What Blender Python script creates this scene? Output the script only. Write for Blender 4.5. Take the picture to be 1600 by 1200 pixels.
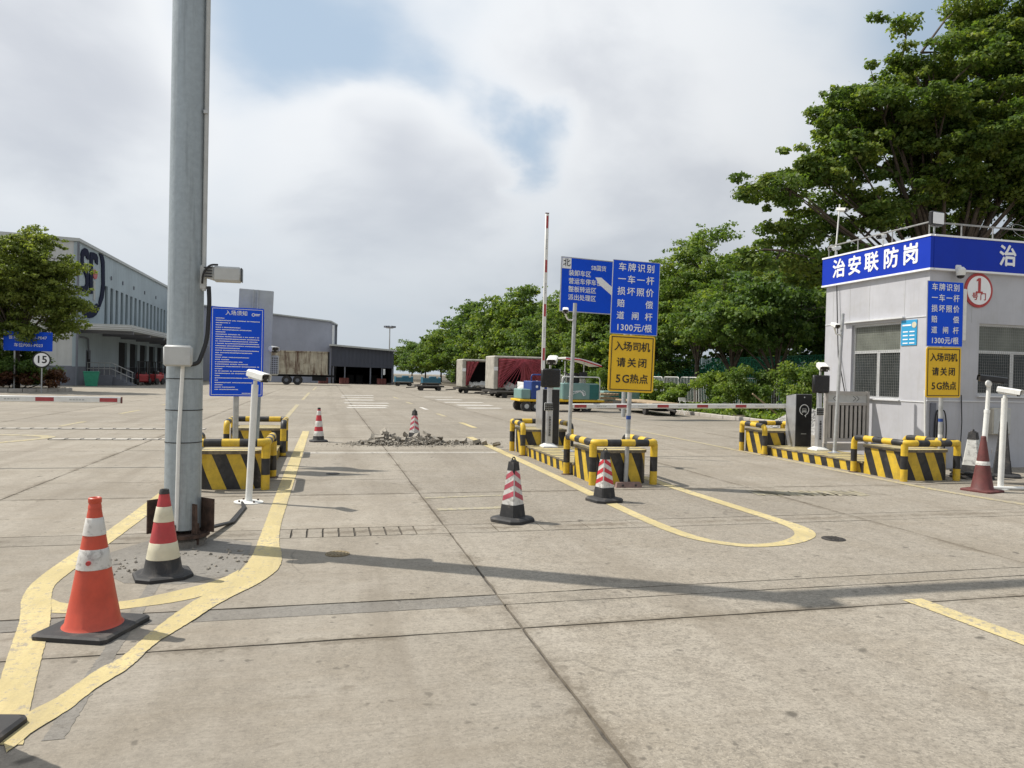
import bpy, bmesh, math, random
import numpy as np
from mathutils import Vector, Matrix
R = math.radians
for o in list(bpy.data.objects): bpy.data.objects.remove(o)
SC = bpy.context.scene
COL = SC.collection

# ------------------------------------------------------------------ camera
YAW, PITCH, ROLL = R(14.217), R(-0.667), R(1.3)
fw = Vector((math.sin(YAW)*math.cos(PITCH), math.cos(YAW)*math.cos(PITCH), math.sin(PITCH)))
rt = Vector((math.cos(YAW), -math.sin(YAW), 0)); upv = rt.cross(fw)
r2 = rt*math.cos(ROLL) + upv*math.sin(ROLL); u2 = upv*math.cos(ROLL) - rt*math.sin(ROLL)
cam = bpy.data.cameras.new('camera'); camo = bpy.data.objects.new('camera', cam); COL.objects.link(camo)
camo.matrix_world = Matrix(((r2.x, u2.x, -fw.x, 0), (r2.y, u2.y, -fw.y, 0), (r2.z, u2.z, -fw.z, 1.6), (0, 0, 0, 1)))
cam.sensor_width = 36; cam.lens = 36*1150/1600; cam.clip_start = .05; cam.clip_end = 3000
SC.camera = camo
SC.view_settings.view_transform = 'Standard'; SC.view_settings.look = 'None'
SC.view_settings.exposure = 0.05; SC.view_settings.gamma = 1; SC.view_settings.use_curve_mapping = False
SC.cycles.use_denoising = True
SC.cycles.max_bounces = 6; SC.cycles.diffuse_bounces = 3; SC.cycles.glossy_bounces = 3; SC.cycles.transmission_bounces = 4; SC.cycles.transparent_max_bounces = 6

# ------------------------------------------------------------------ sun and sky
SUN_EL = R(53); SUN_AZ = R(-62)          # azimuth measured from +Y towards +X
sdir = Vector((math.sin(SUN_AZ)*math.cos(SUN_EL), math.cos(SUN_AZ)*math.cos(SUN_EL), math.sin(SUN_EL)))
sl = bpy.data.lights.new('sun', 'SUN'); sl.energy = 5.0; sl.angle = R(.55); sl.color = (1, .94, .85)
so = bpy.data.objects.new('sun', sl); COL.objects.link(so); so.rotation_euler = (-sdir).to_track_quat('-Z', 'Y').to_euler(); so.location = (-20, 10, 40)

class NT:
    """thin helper over a node tree"""
    def __init__(s, nt): s.t = nt
    def n(s, typ, **kw):
        d = s.t.nodes.new(typ)
        for k, v in kw.items(): setattr(d, k, v)
        return d
    def set(s, sock, v):
        if hasattr(v, 'is_linked') or isinstance(v, bpy.types.NodeSocket): s.t.links.new(v, sock)
        elif v is not None:
            if isinstance(v, (tuple, list)) and len(v) == 3 and len(sock.default_value) == 4: v = (*v, 1)
            sock.default_value = v
    def m(s, op, a, b=None, c=None, clamp=False):
        d = s.n('ShaderNodeMath', operation=op, use_clamp=clamp)
        for i, v in enumerate((a, b, c)):
            if v is not None: s.set(d.inputs[i], v)
        return d.outputs[0]
    def v(s, op, a, b=None, scale=None):
        d = s.n('ShaderNodeVectorMath', operation=op)
        s.set(d.inputs[0], a)
        if b is not None: s.set(d.inputs[1], b)
        if scale is not None: s.set(d.inputs['Scale'], scale)
        return d.outputs['Value'] if op in ('DOT_PRODUCT', 'LENGTH', 'DISTANCE') else d.outputs[0]
    def noise(s, vec, scale, detail=3, rough=.55, dist=0):
        d = s.n('ShaderNodeTexNoise'); s.set(d.inputs['Vector'], vec)
        d.inputs['Scale'].default_value = scale; d.inputs['Detail'].default_value = detail
        d.inputs['Roughness'].default_value = rough; d.inputs['Distortion'].default_value = dist
        return d.outputs['Fac']
    def voro(s, vec, scale, feature='F1', out='Distance'):
        d = s.n('ShaderNodeTexVoronoi', feature=feature); s.set(d.inputs['Vector'], vec); d.inputs['Scale'].default_value = scale
        return d.outputs[out]
    def ss(s, x, a, b, lo=0., hi=1.):
        d = s.n('ShaderNodeMapRange', interpolation_type='SMOOTHSTEP'); s.set(d.inputs[0], x)
        for i, v in enumerate((a, b, lo, hi)): d.inputs[i+1].default_value = v
        return d.outputs[0]
    def mix(s, f, a, b, mode='MIX'):
        d = s.n('ShaderNodeMix', data_type='RGBA', blend_type=mode)
        s.set(d.inputs[0], f); s.set(d.inputs[6], a); s.set(d.inputs[7], b)
        return d.outputs[2]
    def comb(s, x):
        d = s.n('ShaderNodeCombineColor')
        for i in range(3): s.set(d.inputs[i], x)
        return d.outputs[0]
    def scale(s, vec, xyz):
        d = s.n('ShaderNodeMapping'); s.set(d.inputs[0], vec); d.inputs[3].default_value = xyz
        return d.outputs[0]

W = bpy.data.worlds.new('World'); SC.world = W; W.use_nodes = True
W.node_tree.nodes.clear(); w = NT(W.node_tree)
sky = w.n('ShaderNodeTexSky', sky_type='NISHITA', sun_disc=False, sun_elevation=SUN_EL, sun_rotation=SUN_AZ, air_density=1.0, dust_density=2.2, ozone_density=1.0, altitude=20)
SKY_STRENGTH = .1
d3 = w.n('ShaderNodeTexCoord').outputs['Generated']
sx = w.n('ShaderNodeSeparateXYZ'); w.set(sx.inputs[0], d3)
zc = w.m('MAXIMUM', sx.outputs[2], 0.0)
inv = w.m('DIVIDE', 1.0, w.m('ADD', zc, .42))
P = w.v('SCALE', w.scale(d3, (1, 1, .8)), scale=inv)
n1 = w.noise(P, 1.9, 6, .54, .2)
n2 = w.noise(w.v('ADD', P, (3.1, 7.7, 1.3)), .9, 3, .5, .2)
n3 = w.noise(w.v('ADD', P, (-.06, .03, .07)), 1.7, 4, .5, .3)
# cloud masses (+) and blue gaps (-) of this sky: (direction, size, amount)
GAPS = [((-0.101, 0.914, 0.393), 0.13, -0.2), ((-0.022, 0.917, 0.397), 0.13, -0.2), ((0.054, 0.922, 0.382), 0.113, -0.18), ((0.126, 0.926, 0.357), 0.087, -0.15), ((0.18, 0.925, 0.334), 0.078, -0.15), ((0.226, 0.922, 0.314), 0.074, -0.17), ((0.261, 0.921, 0.288), 0.07, -0.17), ((0.26, 0.932, 0.253), 0.052, -0.12), ((0.652, 0.646, 0.396), 0.148, -0.3), ((0.036, 0.968, 0.247), 0.165, 0.14), ((0.151, 0.961, 0.23), 0.13, 0.12), ((0.065, 0.946, 0.317), 0.061, 0.1), ((-0.273, 0.888, 0.371), 0.209, 0.22), ((0.33, 0.858, 0.395), 0.209, 0.12), ((0.5, 0.839, 0.215), 0.261, 0.12), ((-0.261, 0.944, 0.201), 0.226, 0.05)]
bias = None
for (v, sig, amt) in GAPS:
    dt = w.m('ADD', w.v('DISTANCE', d3, v), w.m('MULTIPLY', w.m('SUBTRACT', n1, .5), -.34 if amt < 0 else .2))
    g = w.m('MULTIPLY', w.ss(dt, sig, sig*.1), amt)
    bias = g if bias is None else w.m('ADD', bias, g)
dens = w.m('ADD', w.m('ADD', w.m('MULTIPLY', n1, .62), w.m('MULTIPLY', n2, .50)), w.m('ADD', bias, w.ss(zc, .40, .95, 0, -.16)))
cover = w.ss(dens, .24, .64)
shade = w.ss(w.m('ADD', dens, w.m('MULTIPLY', w.m('SUBTRACT', n1, n3), .7)), .50, .92)
edge = w.m('MULTIPLY', w.ss(dens, .40, .53), w.ss(dens, .68, .54))
sdot = w.v('DOT_PRODUCT', d3, tuple(sdir))
lit = w.ss(sdot, -.60, .55, .56, 1.10)                 # clouds towards the sun scatter more light our way
k = 1/SKY_STRENGTH
cw = tuple(c*k for c in (.775, .80, .83)); cg = tuple(c*k for c in (.545, .575, .63))
ccol = w.mix(shade, cw, cg)
ccol = w.mix(w.m('MULTIPLY', edge, .45), ccol, tuple(c*k for c in (.86, .87, .88)))
blue = w.mix(.86, sky.outputs[0], tuple(c*k for c in (.445, .56, .69)))
col = w.mix(cover, blue, ccol)
hz = w.ss(zc, .34, .0)
col = w.mix(w.m('MULTIPLY', hz, .80), col, tuple(c*k for c in (.485, .545, .605)))
col = w.mix(1, col, w.comb(lit), 'MULTIPLY')
bg = w.n('ShaderNodeBackground'); w.set(bg.inputs[0], col); bg.inputs[1].default_value = SKY_STRENGTH
w.t.links.new(bg.outputs[0], w.n('ShaderNodeOutputWorld').inputs[0])

# ------------------------------------------------------------------ mesh helpers
class B:
    """collects geometry for ONE mesh object"""
    def __init__(s): s.v = []; s.f = []; s.mi = []; s.uv = []
    def add(s, vs, fs, mi=0, uvs=None, M=None):
        o = len(s.v)
        s.v += [tuple(M @ Vector(p)) if M else tuple(p) for p in vs]
        for i, f in enumerate(fs):
            s.f.append([o+j for j in f]); s.mi.append(mi)
            s.uv.append(uvs[i] if uvs else None)
        return s
    def box(s, c, d, rz=0, mi=0, bev=0, M=None):
        x, y, z = d[0]/2, d[1]/2, d[2]/2
        T = Matrix.Translation(c) @ Matrix.Rotation(rz, 4, 'Z')
        if M: T = M @ T
        if bev <= 0:
            vs = [(-x,-y,-z),(x,-y,-z),(x,y,-z),(-x,y,-z),(-x,-y,z),(x,-y,z),(x,y,z),(-x,y,z)]
            fs = [(0,3,2,1),(4,5,6,7),(0,1,5,4),(1,2,6,5),(2,3,7,6),(3,0,4,7)]
            return s.add(vs, fs, mi, None, T)
        b = min(bev, x*.9, y*.9, z*.9); vs = []; idx = {}
        for a in (-1, 1):
            for e in (-1, 1):
                for g in (-1, 1):
                    for ax in range(3):
                        p = [a*(x-b), e*(y-b), g*(z-b)]; p[ax] = (a*x, e*y, g*z)[ax]
                        idx[(a, e, g, ax)] = len(vs); vs.append(tuple(p))
        I = lambda a, e, g, ax: idx[(a, e, g, ax)]
        fs = []
        for q in (-1, 1):
            fs.append([I(q,-1,-1,0),I(q,1,-1,0),I(q,1,1,0),I(q,-1,1,0)][::q])
            fs.append([I(-1,q,-1,1),I(-1,q,1,1),I(1,q,1,1),I(1,q,-1,1)][::q])
            fs.append([I(-1,-1,q,2),I(1,-1,q,2),I(1,1,q,2),I(-1,1,q,2)][::q])
        for a in (-1, 1):
            for e in (-1, 1):
                k = a*e
                fs.append([I(a,e,-1,0),I(a,e,-1,1),I(a,e,1,1),I(a,e,1,0)][::k])
                fs.append([I(a,-1,e,0),I(a,1,e,0),I(a,1,e,2),I(a,-1,e,2)][::k])
                fs.append([I(-1,a,e,1),I(-1,a,e,2),I(1,a,e,2),I(1,a,e,1)][::k])
                for g in (-1, 1):
                    fs.append([I(a,e,g,0),I(a,e,g,1),I(a,e,g,2)][::a*e*g])
        return s.add(vs, fs, mi, None, T)
    def lathe(s, prof, n=24, c=(0, 0, 0), mi=0, M=None, cap0=True, cap1=True):
        vs = []; fs = []; T = Matrix.Translation(c)
        if M: T = M @ T
        for r, z in prof:
            for i in range(n): a = 2*math.pi*i/n; vs.append((r*math.cos(a), r*math.sin(a), z))
        for k in range(len(prof)-1):
            for i in range(n): j = (i+1) % n; fs.append((k*n+i, k*n+j, (k+1)*n+j, (k+1)*n+i))
        if cap0: fs.append(tuple(range(n-1, -1, -1)))
        if cap1: fs.append(tuple(range((len(prof)-1)*n, len(prof)*n)))
        return s.add(vs, fs, mi, None, T)
    def cyl(s, p, q, r, n=12, mi=0, r1=None, M=None):
        p, q = Vector(p), Vector(q); d = q-p
        T = Matrix.Translation(p) @ d.to_track_quat('Z', 'Y').to_matrix().to_4x4()
        if M: T = M @ T
        return s.lathe([(r, 0), (r if r1 is None else r1, d.length)], n, mi=mi, M=T)
    def tube(s, path, r, n=12, mi=0, uv0=0., caps=True, M=None):
        pts = [Vector(p) for p in path]; rr = r if isinstance(r, (list, tuple)) else [r]*len(pts)
        vs = []; fs = []; uv = []; L = uv0; ls = []; ref = None
        for i, p in enumerate(pts):
            t = ((pts[min(i+1, len(pts)-1)]-p).normalized() + (p-pts[max(i-1, 0)]).normalized())
            t = t.normalized() if t.length > 1e-6 else Vector((0, 0, 1))
            if ref is None: ref = Vector((0, 0, 1)) if abs(t.z) < .9 else Vector((1, 0, 0))
            a = (ref - t*ref.dot(t)).normalized(); b = t.cross(a); ref = a
            if i: L += (p-pts[i-1]).length
            ls.append(L)
            for k in range(n):
                an = 2*math.pi*k/n; vs.append(p + (a*math.cos(an)+b*math.sin(an))*rr[i])
        for i in range(len(pts)-1):
            for k in range(n):
                j = (k+1) % n
                fs.append((i*n+k, i*n+j, (i+1)*n+j, (i+1)*n+k))
                uv.append([(ls[i], k/n), (ls[i], (k+1)/n), (ls[i+1], (k+1)/n), (ls[i+1], k/n)])
        if caps:
            fs.append(tuple(range(n-1, -1, -1))); uv.append([(ls[0], 0)]*n)
            o = (len(pts)-1)*n; fs.append(tuple(range(o, o+n))); uv.append([(ls[-1], 0)]*n)
        return s.add(vs, fs, mi, uv, M)
    def prism(s, poly, z0, z1, mi=0, M=None, uv=False):
        """vertical extrusion of an xy polygon (counter-clockwise); uv = (perimeter length, z)"""
        n = len(poly); vs = [(x, y, z0) for x, y in poly] + [(x, y, z1) for x, y in poly]
        fs = [tuple(range(n-1, -1, -1)), tuple(range(n, 2*n))]; us = [[(0, 0)]*n, [(x, y) for x, y in poly]]
        L = 0
        for i in range(n):
            j = (i+1) % n; e = math.dist(poly[i], poly[j])
            fs.append((i, j, n+j, n+i)); us.append([(L, z0), (L+e, z0), (L+e, z1), (L, z1)]); L += e
        return s.add(vs, fs, mi, us if uv else None, M)
    def build(s, name, mats, parent=None, smooth=False, loc=None):
        me = bpy.data.meshes.new(name); me.from_pydata(s.v, [], s.f)
        mats = mats if isinstance(mats, (list, tuple)) else [mats]
        for m_ in mats: me.materials.append(m_)
        me.polygons.foreach_set('material_index', s.mi)
        if any(u for u in s.uv):
            ul = me.uv_layers.new(name='UVMap'); dat = []
            for f, u in zip(s.f, s.uv):
                for k in range(len(f)): dat += list(u[k]) if u else [0, 0]
            ul.data.foreach_set('uv', dat)
        if smooth:
            me.polygons.foreach_set('use_smooth', [True]*len(me.polygons))
            try: me.set_sharp_from_angle(angle=R(smooth if smooth is not True else 40))
            except Exception: pass
        me.update()
        o = bpy.data.objects.new(name, me); COL.objects.link(o)
        if parent: o.parent = parent
        if loc: o.location = loc
        return o

def tag(o, label=None, cat=None, group=None, kind=None):
    if label: o['label'] = label
    if cat: o['category'] = cat
    if group: o['group'] = group
    if kind: o['kind'] = kind
    return o
def thing(name, label, cat, loc=(0, 0, 0), rz=0, group=None, tilt=(0, 0)):
    o = bpy.data.objects.new(name, None); COL.objects.link(o); o.empty_display_size = .2
    o.location = loc; o.rotation_euler = (tilt[0], tilt[1], rz)
    return tag(o, label, cat, group)
def dup(root, loc, rz=None, label=None):
    def cp(o, par):
        c = o.copy(); COL.objects.link(c); c.parent = par
        for ch in o.children: cp(ch, c)
        return c
    c = cp(root, None); c.location = loc
    if rz is not None: c.rotation_euler = (c.rotation_euler[0], c.rotation_euler[1], rz)
    if label: c['label'] = label
    return c
def fillet(path, rad, n=5):
    """round the corners of a polyline"""
    out = [Vector(path[0])]
    for i in range(1, len(path)-1):
        p, a, b = Vector(path[i]), Vector(path[i-1]), Vector(path[i+1])
        r_ = min(rad, (a-p).length*.49, (b-p).length*.49)
        s0 = p+(a-p).normalized()*r_; s1 = p+(b-p).normalized()*r_
        for k in range(n+1):
            t = k/n; out.append(s0*(1-t)**2 + p*2*t*(1-t) + s1*t*t)
    out.append(Vector(path[-1])); return out
def text(name, body, size, mat_, parent, loc, face='-Y', align='CENTER', ext=.002, bold=.0, sx=1., space=1., rz=None, heavy=0.):
    """lettering as a thin solid mesh; face says which way it reads"""
    cu = bpy.data.curves.new('t', 'FONT'); cu.body = body; cu.size = size; cu.align_x = align; cu.align_y = 'CENTER'
    cu.extrude = ext; cu.offset = bold*size; cu.space_character = space; cu.resolution_u = 3
    to = bpy.data.objects.new('t', cu); COL.objects.link(to)
    me = bpy.data.meshes.new_from_object(to.evaluated_get(bpy.context.evaluated_depsgraph_get()))
    bpy.data.objects.remove(to); me.name = name; me.materials.clear(); me.materials.append(mat_)
    if heavy:
        bm_ = bmesh.new(); bm_.from_mesh(me); src = bm_.verts[:] + bm_.edges[:] + bm_.faces[:]
        for k_, (ax, ay) in enumerate(((1, 0), (-1, 0), (0, 1), (0, -1))):
            r_ = bmesh.ops.duplicate(bm_, geom=src); bmesh.ops.translate(bm_, vec=(ax*heavy*size, ay*heavy*size, .0005*(k_+1)), verts=[g for g in r_['geom'] if isinstance(g, bmesh.types.BMVert)])
        bm_.to_mesh(me); bm_.free()
    o = bpy.data.objects.new(name, me); COL.objects.link(o); o.parent = parent
    rot = {'-Y': 0, '-X': R(-90), '+X': R(90), '+Y': R(180)}[face] if rz is None else rz
    o.rotation_euler = (R(90), 0, rot); o.location = loc; o.scale = (sx, 1, 1)
    return o

# ------------------------------------------------------------------ materials
def new_mat(name):
    m_ = bpy.data.materials.new(name); m_.use_nodes = True; m_.node_tree.nodes.clear()
    t = NT(m_.node_tree); p = t.n('ShaderNodeBsdfPrincipled'); o = t.n('ShaderNodeOutputMaterial')
    t.t.links.new(p.outputs[0], o.inputs[0]); return m_, t, p, o
def bump(t, p, h, strength, dist=.01):
    b = t.n('ShaderNodeBump'); b.inputs['Strength'].default_value = strength; b.inputs['Distance'].default_value = dist
    t.set(b.inputs['Height'], h); t.t.links.new(b.outputs[0], p.inputs['Normal'])
def pm(name, col, rough=.55, metal=0., var=.12, vs=6., dirt=0., ds=3., dcol=(.06, .05, .04), bmp=0., bs=60., spec=.5, streak=0.):
    m_, t, p, o = new_mat(name); pos = t.n('ShaderNodeTexCoord').outputs['Object']
    n = t.noise(pos, vs, 5, .6)
    c = t.mix(t.ss(n, .3, .7), tuple(x*(1-var) for x in col), tuple(min(1, x*(1+var)) for x in col))
    if dirt > 0:
        dn = t.m('MULTIPLY', t.ss(t.noise(pos, ds, 7, .68, .4), .47, .70), dirt); c = t.mix(dn, c, dcol)
    if streak > 0:
        sn = t.ss(t.noise(t.scale(pos, (14, 14, .7) if streak < .9 else (2.4, 2.4, .25)), 1.2, 5, .65), .46 if streak > .9 else .50, .66 if streak > .9 else .72); c = t.mix(t.m('MULTIPLY', sn, streak), c, dcol)
    t.set(p.inputs['Base Color'], c)
    t.set(p.inputs['Roughness'], t.m('ADD', t.m('MULTIPLY', n, .25), rough-.12)); p.inputs['Metallic'].default_value = metal
    p.inputs['Specular IOR Level'].default_value = spec
    if bmp > 0: bump(t, p, t.noise(pos, bs, 4, .6), bmp)
    return m_

def concrete(name, base=(.298, .268, .222), dark=.0, rough_agg=.4, obj_var=True):
    m_, t, p, o = new_mat(name)
    g = t.n('ShaderNodeNewGeometry').outputs['Position']
    big = t.noise(g, .22, 4, .55); mid = t.noise(g, 1.1, 6, .62, .6); fine = t.noise(g, 34, 4, .7); grit = t.noise(g, 150, 2, .6)
    broom = t.noise(t.scale(g, (2.2, 60, 1)), 1.0, 3, .55)
    lane = t.noise(t.scale(g, (2.6, .16, 1)), 1.0, 4, .6)
    c = t.mix(t.ss(big, .32, .68), tuple(x*.90 for x in base), tuple(x*1.10 for x in base))
    c = t.mix(t.m('MULTIPLY', t.ss(mid, .40, .66), .60), c, tuple(b*x for b, x in zip(base, (.76, .73, .68))))
    c = t.mix(t.m('MULTIPLY', t.ss(lane, .46, .68), .45), c, tuple(b*x for b, x in zip(base, (.72, .70, .68))))
    c = t.mix(t.m('MULTIPLY', t.ss(t.noise(g, .75, 5, .6, 1.2), .56, .70), .45), c, tuple(min(1, b*x) for b, x in zip(base, (1.20, 1.21, 1.24))))
    c = t.mix(t.m('MULTIPLY', t.ss(broom, .38, .75), .34), c, tuple(x*.66 for x in base))
    # exposed aggregate: coarser on the worn slabs to the right of the lane
    sx_ = t.n('ShaderNodeSeparateXYZ'); t.set(sx_.inputs[0], g)
    agg = t.m('ADD', t.ss(t.m('ADD', sx_.outputs[0], t.m('MULTIPLY', mid, 3.)), 1.0, 3.8, .45, 1.1), t.m('MULTIPLY', big, .2))
    c = t.mix(t.m('MULTIPLY', t.m('MULTIPLY', t.ss(fine, .48, .74), agg), rough_agg+.42), c, tuple(x*.46 for x in base))
    c = t.mix(t.m('MULTIPLY', t.m('MULTIPLY', t.ss(grit, .56, .80), agg), .7), c, tuple(min(1, x*1.7) for x in base))
    gr2 = t.noise(g, 11, 8, .78, .2)
    c = t.mix(t.m('MULTIPLY', t.ss(gr2, .46, .70), t.m('MULTIPLY', agg, .62)), c, tuple(x*.52 for x in base))
    c = t.mix(t.m('MULTIPLY', t.ss(gr2, .50, .30), .30), c, tuple(min(1, x*1.28) for x in base))
    sm = t.noise(t.scale(g, (.35, 2.6, 1)), 1.0, 6, .7, .4)
    c = t.mix(t.m('MULTIPLY', t.ss(sm, .50, .72), .40), c, tuple(b*x for b, x in zip(base, (.70, .66, .60))))
    vz = t.n('ShaderNodeSeparateColor'); t.set(vz.inputs[0], t.voro(t.v('ADD', g, t.v('SCALE', t.n_color(g, 60), scale=.02)), 95, out='Color'))
    c = t.mix(t.m('MULTIPLY', t.ss(vz.outputs[0], .62, .95), t.m('MULTIPLY', agg, .34)), c, tuple(x*.42 for x in base))
    c = t.mix(t.m('MULTIPLY', t.ss(vz.outputs[1], .70, .98), t.m('MULTIPLY', agg, .22)), c, tuple(min(1, x*1.5) for x in base))
    # pits, oil drips and tyre dirt
    pv = t.voro(t.v('ADD', g, t.v('SCALE', t.noise(g, 3, 2), scale=.3)), 2.6)
    pits = t.m('MULTIPLY', t.ss(t.m('ADD', pv, t.m('MULTIPLY', fine, .09)), .155, .08), t.ss(t.noise(g, .9, 3), .40, .55))
    c = t.mix(t.m('MULTIPLY', pits, .85), c, tuple(x*.26 for x in base))
    pv2 = t.voro(t.v('ADD', g, t.v('SCALE', t.n_color(g, 9), scale=.10)), 8.5)
    sp2 = t.m('MULTIPLY', t.ss(pv2, .20, .09), t.ss(t.noise(g, 1.6, 4, .6), .46, .58))
    c = t.mix(t.m('MULTIPLY', sp2, .62), c, tuple(x*.33 for x in base))
    smu = t.m('MULTIPLY', t.ss(t.noise(t.scale(g, (1, 1.8, 1)), 2.3, 7, .7, .8), .58, .70), t.ss(t.noise(g, .5, 2), .42, .58))
    c = t.mix(t.m('MULTIPLY', smu, .55), c, tuple(b*x for b, x in zip(base, (.46, .43, .39))))
    oil = t.ss(t.noise(g, .62, 6, .66, .7), .62, .74)
    c = t.mix(t.m('MULTIPLY', oil, .60), c, tuple(x*.34 for x in base))
    jd = t.m('MULTIPLY', t.m('ABSOLUTE', t.m('SUBTRACT', t.m('FRACT', t.m('ADD', t.m('DIVIDE', t.m('SUBTRACT', sx_.outputs[0], 1.24), 4.935), .5)), .5)), 4.935)
    for yj in (4.48, 7.5, 9.8, 15.34, 18.26): jd = t.m('MINIMUM', jd, t.m('ABSOLUTE', t.m('SUBTRACT', sx_.outputs[1], yj)))
    jdirt = t.m('MULTIPLY', t.ss(t.m('SUBTRACT', jd, t.m('MULTIPLY', t.ss(gr2, .35, .75), .10)), .055, -.02), t.ss(mid, .36, .58))
    c = t.mix(t.m('MULTIPLY', jdirt, .62), c, tuple(b*x for b, x in zip(base, (.42, .39, .35))))
    tr = None
    for xt, wt in ((.45, .42), (2.45, .45), (-2.9, .4), (6.3, .5), (8.0, .5), (-5.6, .5)):
        q_ = t.ss(t.m('ABSOLUTE', t.m('SUBTRACT', sx_.outputs[0], t.m('ADD', xt, t.m('MULTIPLY', t.m('SUBTRACT', big, .5), 1.2)))), wt, .05); tr = q_ if tr is None else t.m('MAXIMUM', tr, q_)
    c = t.mix(t.m('MULTIPLY', t.m('MULTIPLY', tr, t.ss(lane, .36, .62)), .34), c, tuple(b*x for b, x in zip(base, (.60, .57, .53))))
    # hairline cracks in patches
    cr = t.ss(t.voro(t.v('ADD', g, t.v('SCALE', t.n_color(g, 1.7), scale=.55)), .42, 'DISTANCE_TO_EDGE'), .0055, .0015)
    c = t.mix(t.m('MULTIPLY', t.m('MULTIPLY', cr, t.ss(t.noise(g, .28, 2), .52, .60)), .30), c, tuple(x*.25 for x in base))
    if obj_var:
        oi = t.n('ShaderNodeObjectInfo').outputs['Random']
        c = t.mix(1, c, t.comb(t.m('ADD', t.m('MULTIPLY', oi, .16), .92)), 'MULTIPLY')
    if dark: c = t.mix(dark, c, tuple(x*.35 for x in base))
    t.set(p.inputs['Base Color'], c); p.inputs['Roughness'].default_value = .88; p.inputs['Specular IOR Level'].default_value = .25
    h = t.m('ADD', t.m('ADD', t.m('MULTIPLY', fine, .6), t.m('MULTIPLY', broom, .5)), t.m('ADD', t.m('MULTIPLY', grit, .3), t.m('MULTIPLY', pits, -1.2)))
    bump(t, p, h, .55, .006)
    return m_
def _nc(s, vec, scale):
    d = s.n('ShaderNodeTexNoise'); s.set(d.inputs['Vector'], vec); d.inputs['Scale'].default_value = scale; return d.outputs['Color']
NT.n_color = _nc

def road_paint(name, col, wear=.5, under=(.28, .254, .215)):
    """paint worn through to the concrete in fine specks, with tyre dirt on top"""
    m_, t, p, o = new_mat(name); g = t.n('ShaderNodeNewGeometry').outputs['Position']
    n = t.noise(g, 16, 9, .80, .2); f = t.noise(g, 70, 4, .75); b = t.noise(g, 1.3, 5, .6); st = t.noise(t.scale(g, (26, 3.2, 1)), 1.0, 5, .7)
    c = t.mix(t.ss(b, .35, .65), tuple(x*.86 for x in col), tuple(min(1, x*1.06) for x in col))
    c = t.mix(t.m('MULTIPLY', t.ss(f, .42, .70), .34), c, tuple(x*.60 for x in col))
    c = t.mix(t.m('MULTIPLY', t.ss(st, .45, .70), .30), c, tuple(x*.66 for x in col))
    wn = t.ss(t.m('ADD', t.m('ADD', n, t.m('MULTIPLY', f, .14)), t.m('MULTIPLY', b, .22)), .88-wear*.22, .96-wear*.22)
    c = t.mix(t.m('MULTIPLY', wn, .9), c, under)
    ln = t.ss(t.noise(t.scale(g, (3.5, .35, 1)), 1.1, 5, .6), .48, .72); c = t.mix(t.m('MULTIPLY', ln, .34), c, tuple(x*.70 for x in under))
    t.set(p.inputs['Base Color'], c); p.inputs['Roughness'].default_value = .8; p.inputs['Specular IOR Level'].default_value = .25
    bump(t, p, t.m('ADD', f, n), .5, .004)
    return m_
def stripes(name, period, slant, c1=(.62, .42, .035), c2=(.012, .012, .013), dirt=.22, phase=0.):
    """black and yellow warning paint; the UV map is in metres along the perimeter / length"""
    m_, t, p, o = new_mat(name)
    uv = t.n('ShaderNodeSeparateXYZ'); t.set(uv.inputs[0], t.n('ShaderNodeUVMap').outputs[0])
    pos = t.n('ShaderNodeTexCoord').outputs['Object']
    u = t.m('ADD', t.m('ADD', uv.outputs[0], t.m('MULTIPLY', uv.outputs[1], slant)), phase)
    s_ = t.m('GREATER_THAN', t.m('FRACT', t.m('DIVIDE', u, period)), .5)
    n = t.noise(pos, 9, 6, .68, .3); f = t.noise(pos, 45, 3)
    y_ = t.mix(t.ss(n, .35, .65), c1, tuple(x*.78 for x in c1)); k_ = t.mix(t.ss(n, .35, .65), c2, tuple(x*2.2 for x in c2))
    c = t.mix(s_, y_, k_)
    c = t.mix(t.m('MULTIPLY', t.ss(t.noise(pos, 4.3, 8, .72, .5), .50, .72), dirt), c, (.20, .16, .11))
    c = t.mix(t.m('MULTIPLY', t.ss(t.m('ADD', n, t.m('MULTIPLY', f, .3)), .80, .90), dirt*1.6), c, (.30, .27, .23))
    t.set(p.inputs['Base Color'], c); p.inputs['Roughness'].default_value = .5; bump(t, p, f, .15, .004)
    return m_
def leafmat(name):
    m_, t, p, o = new_mat(name)
    a = t.n('ShaderNodeAttribute', attribute_name='tint').outputs['Color']
    t.set(p.inputs['Base Color'], a); p.inputs['Roughness'].default_value = .55; p.inputs['Specular IOR Level'].default_value = .35
    tr = t.n('ShaderNodeBsdfTranslucent'); t.set(tr.inputs[0], t.mix(1, a, (1.5, 1.5, .7), 'MULTIPLY'))
    mx = t.n('ShaderNodeMixShader'); mx.inputs[0].default_value = .45
    t.t.links.new(p.outputs[0], mx.inputs[1]); t.t.links.new(tr.outputs[0], mx.inputs[2]); t.t.links.new(mx.outputs[0], o.inputs[0])
    return m_
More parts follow.
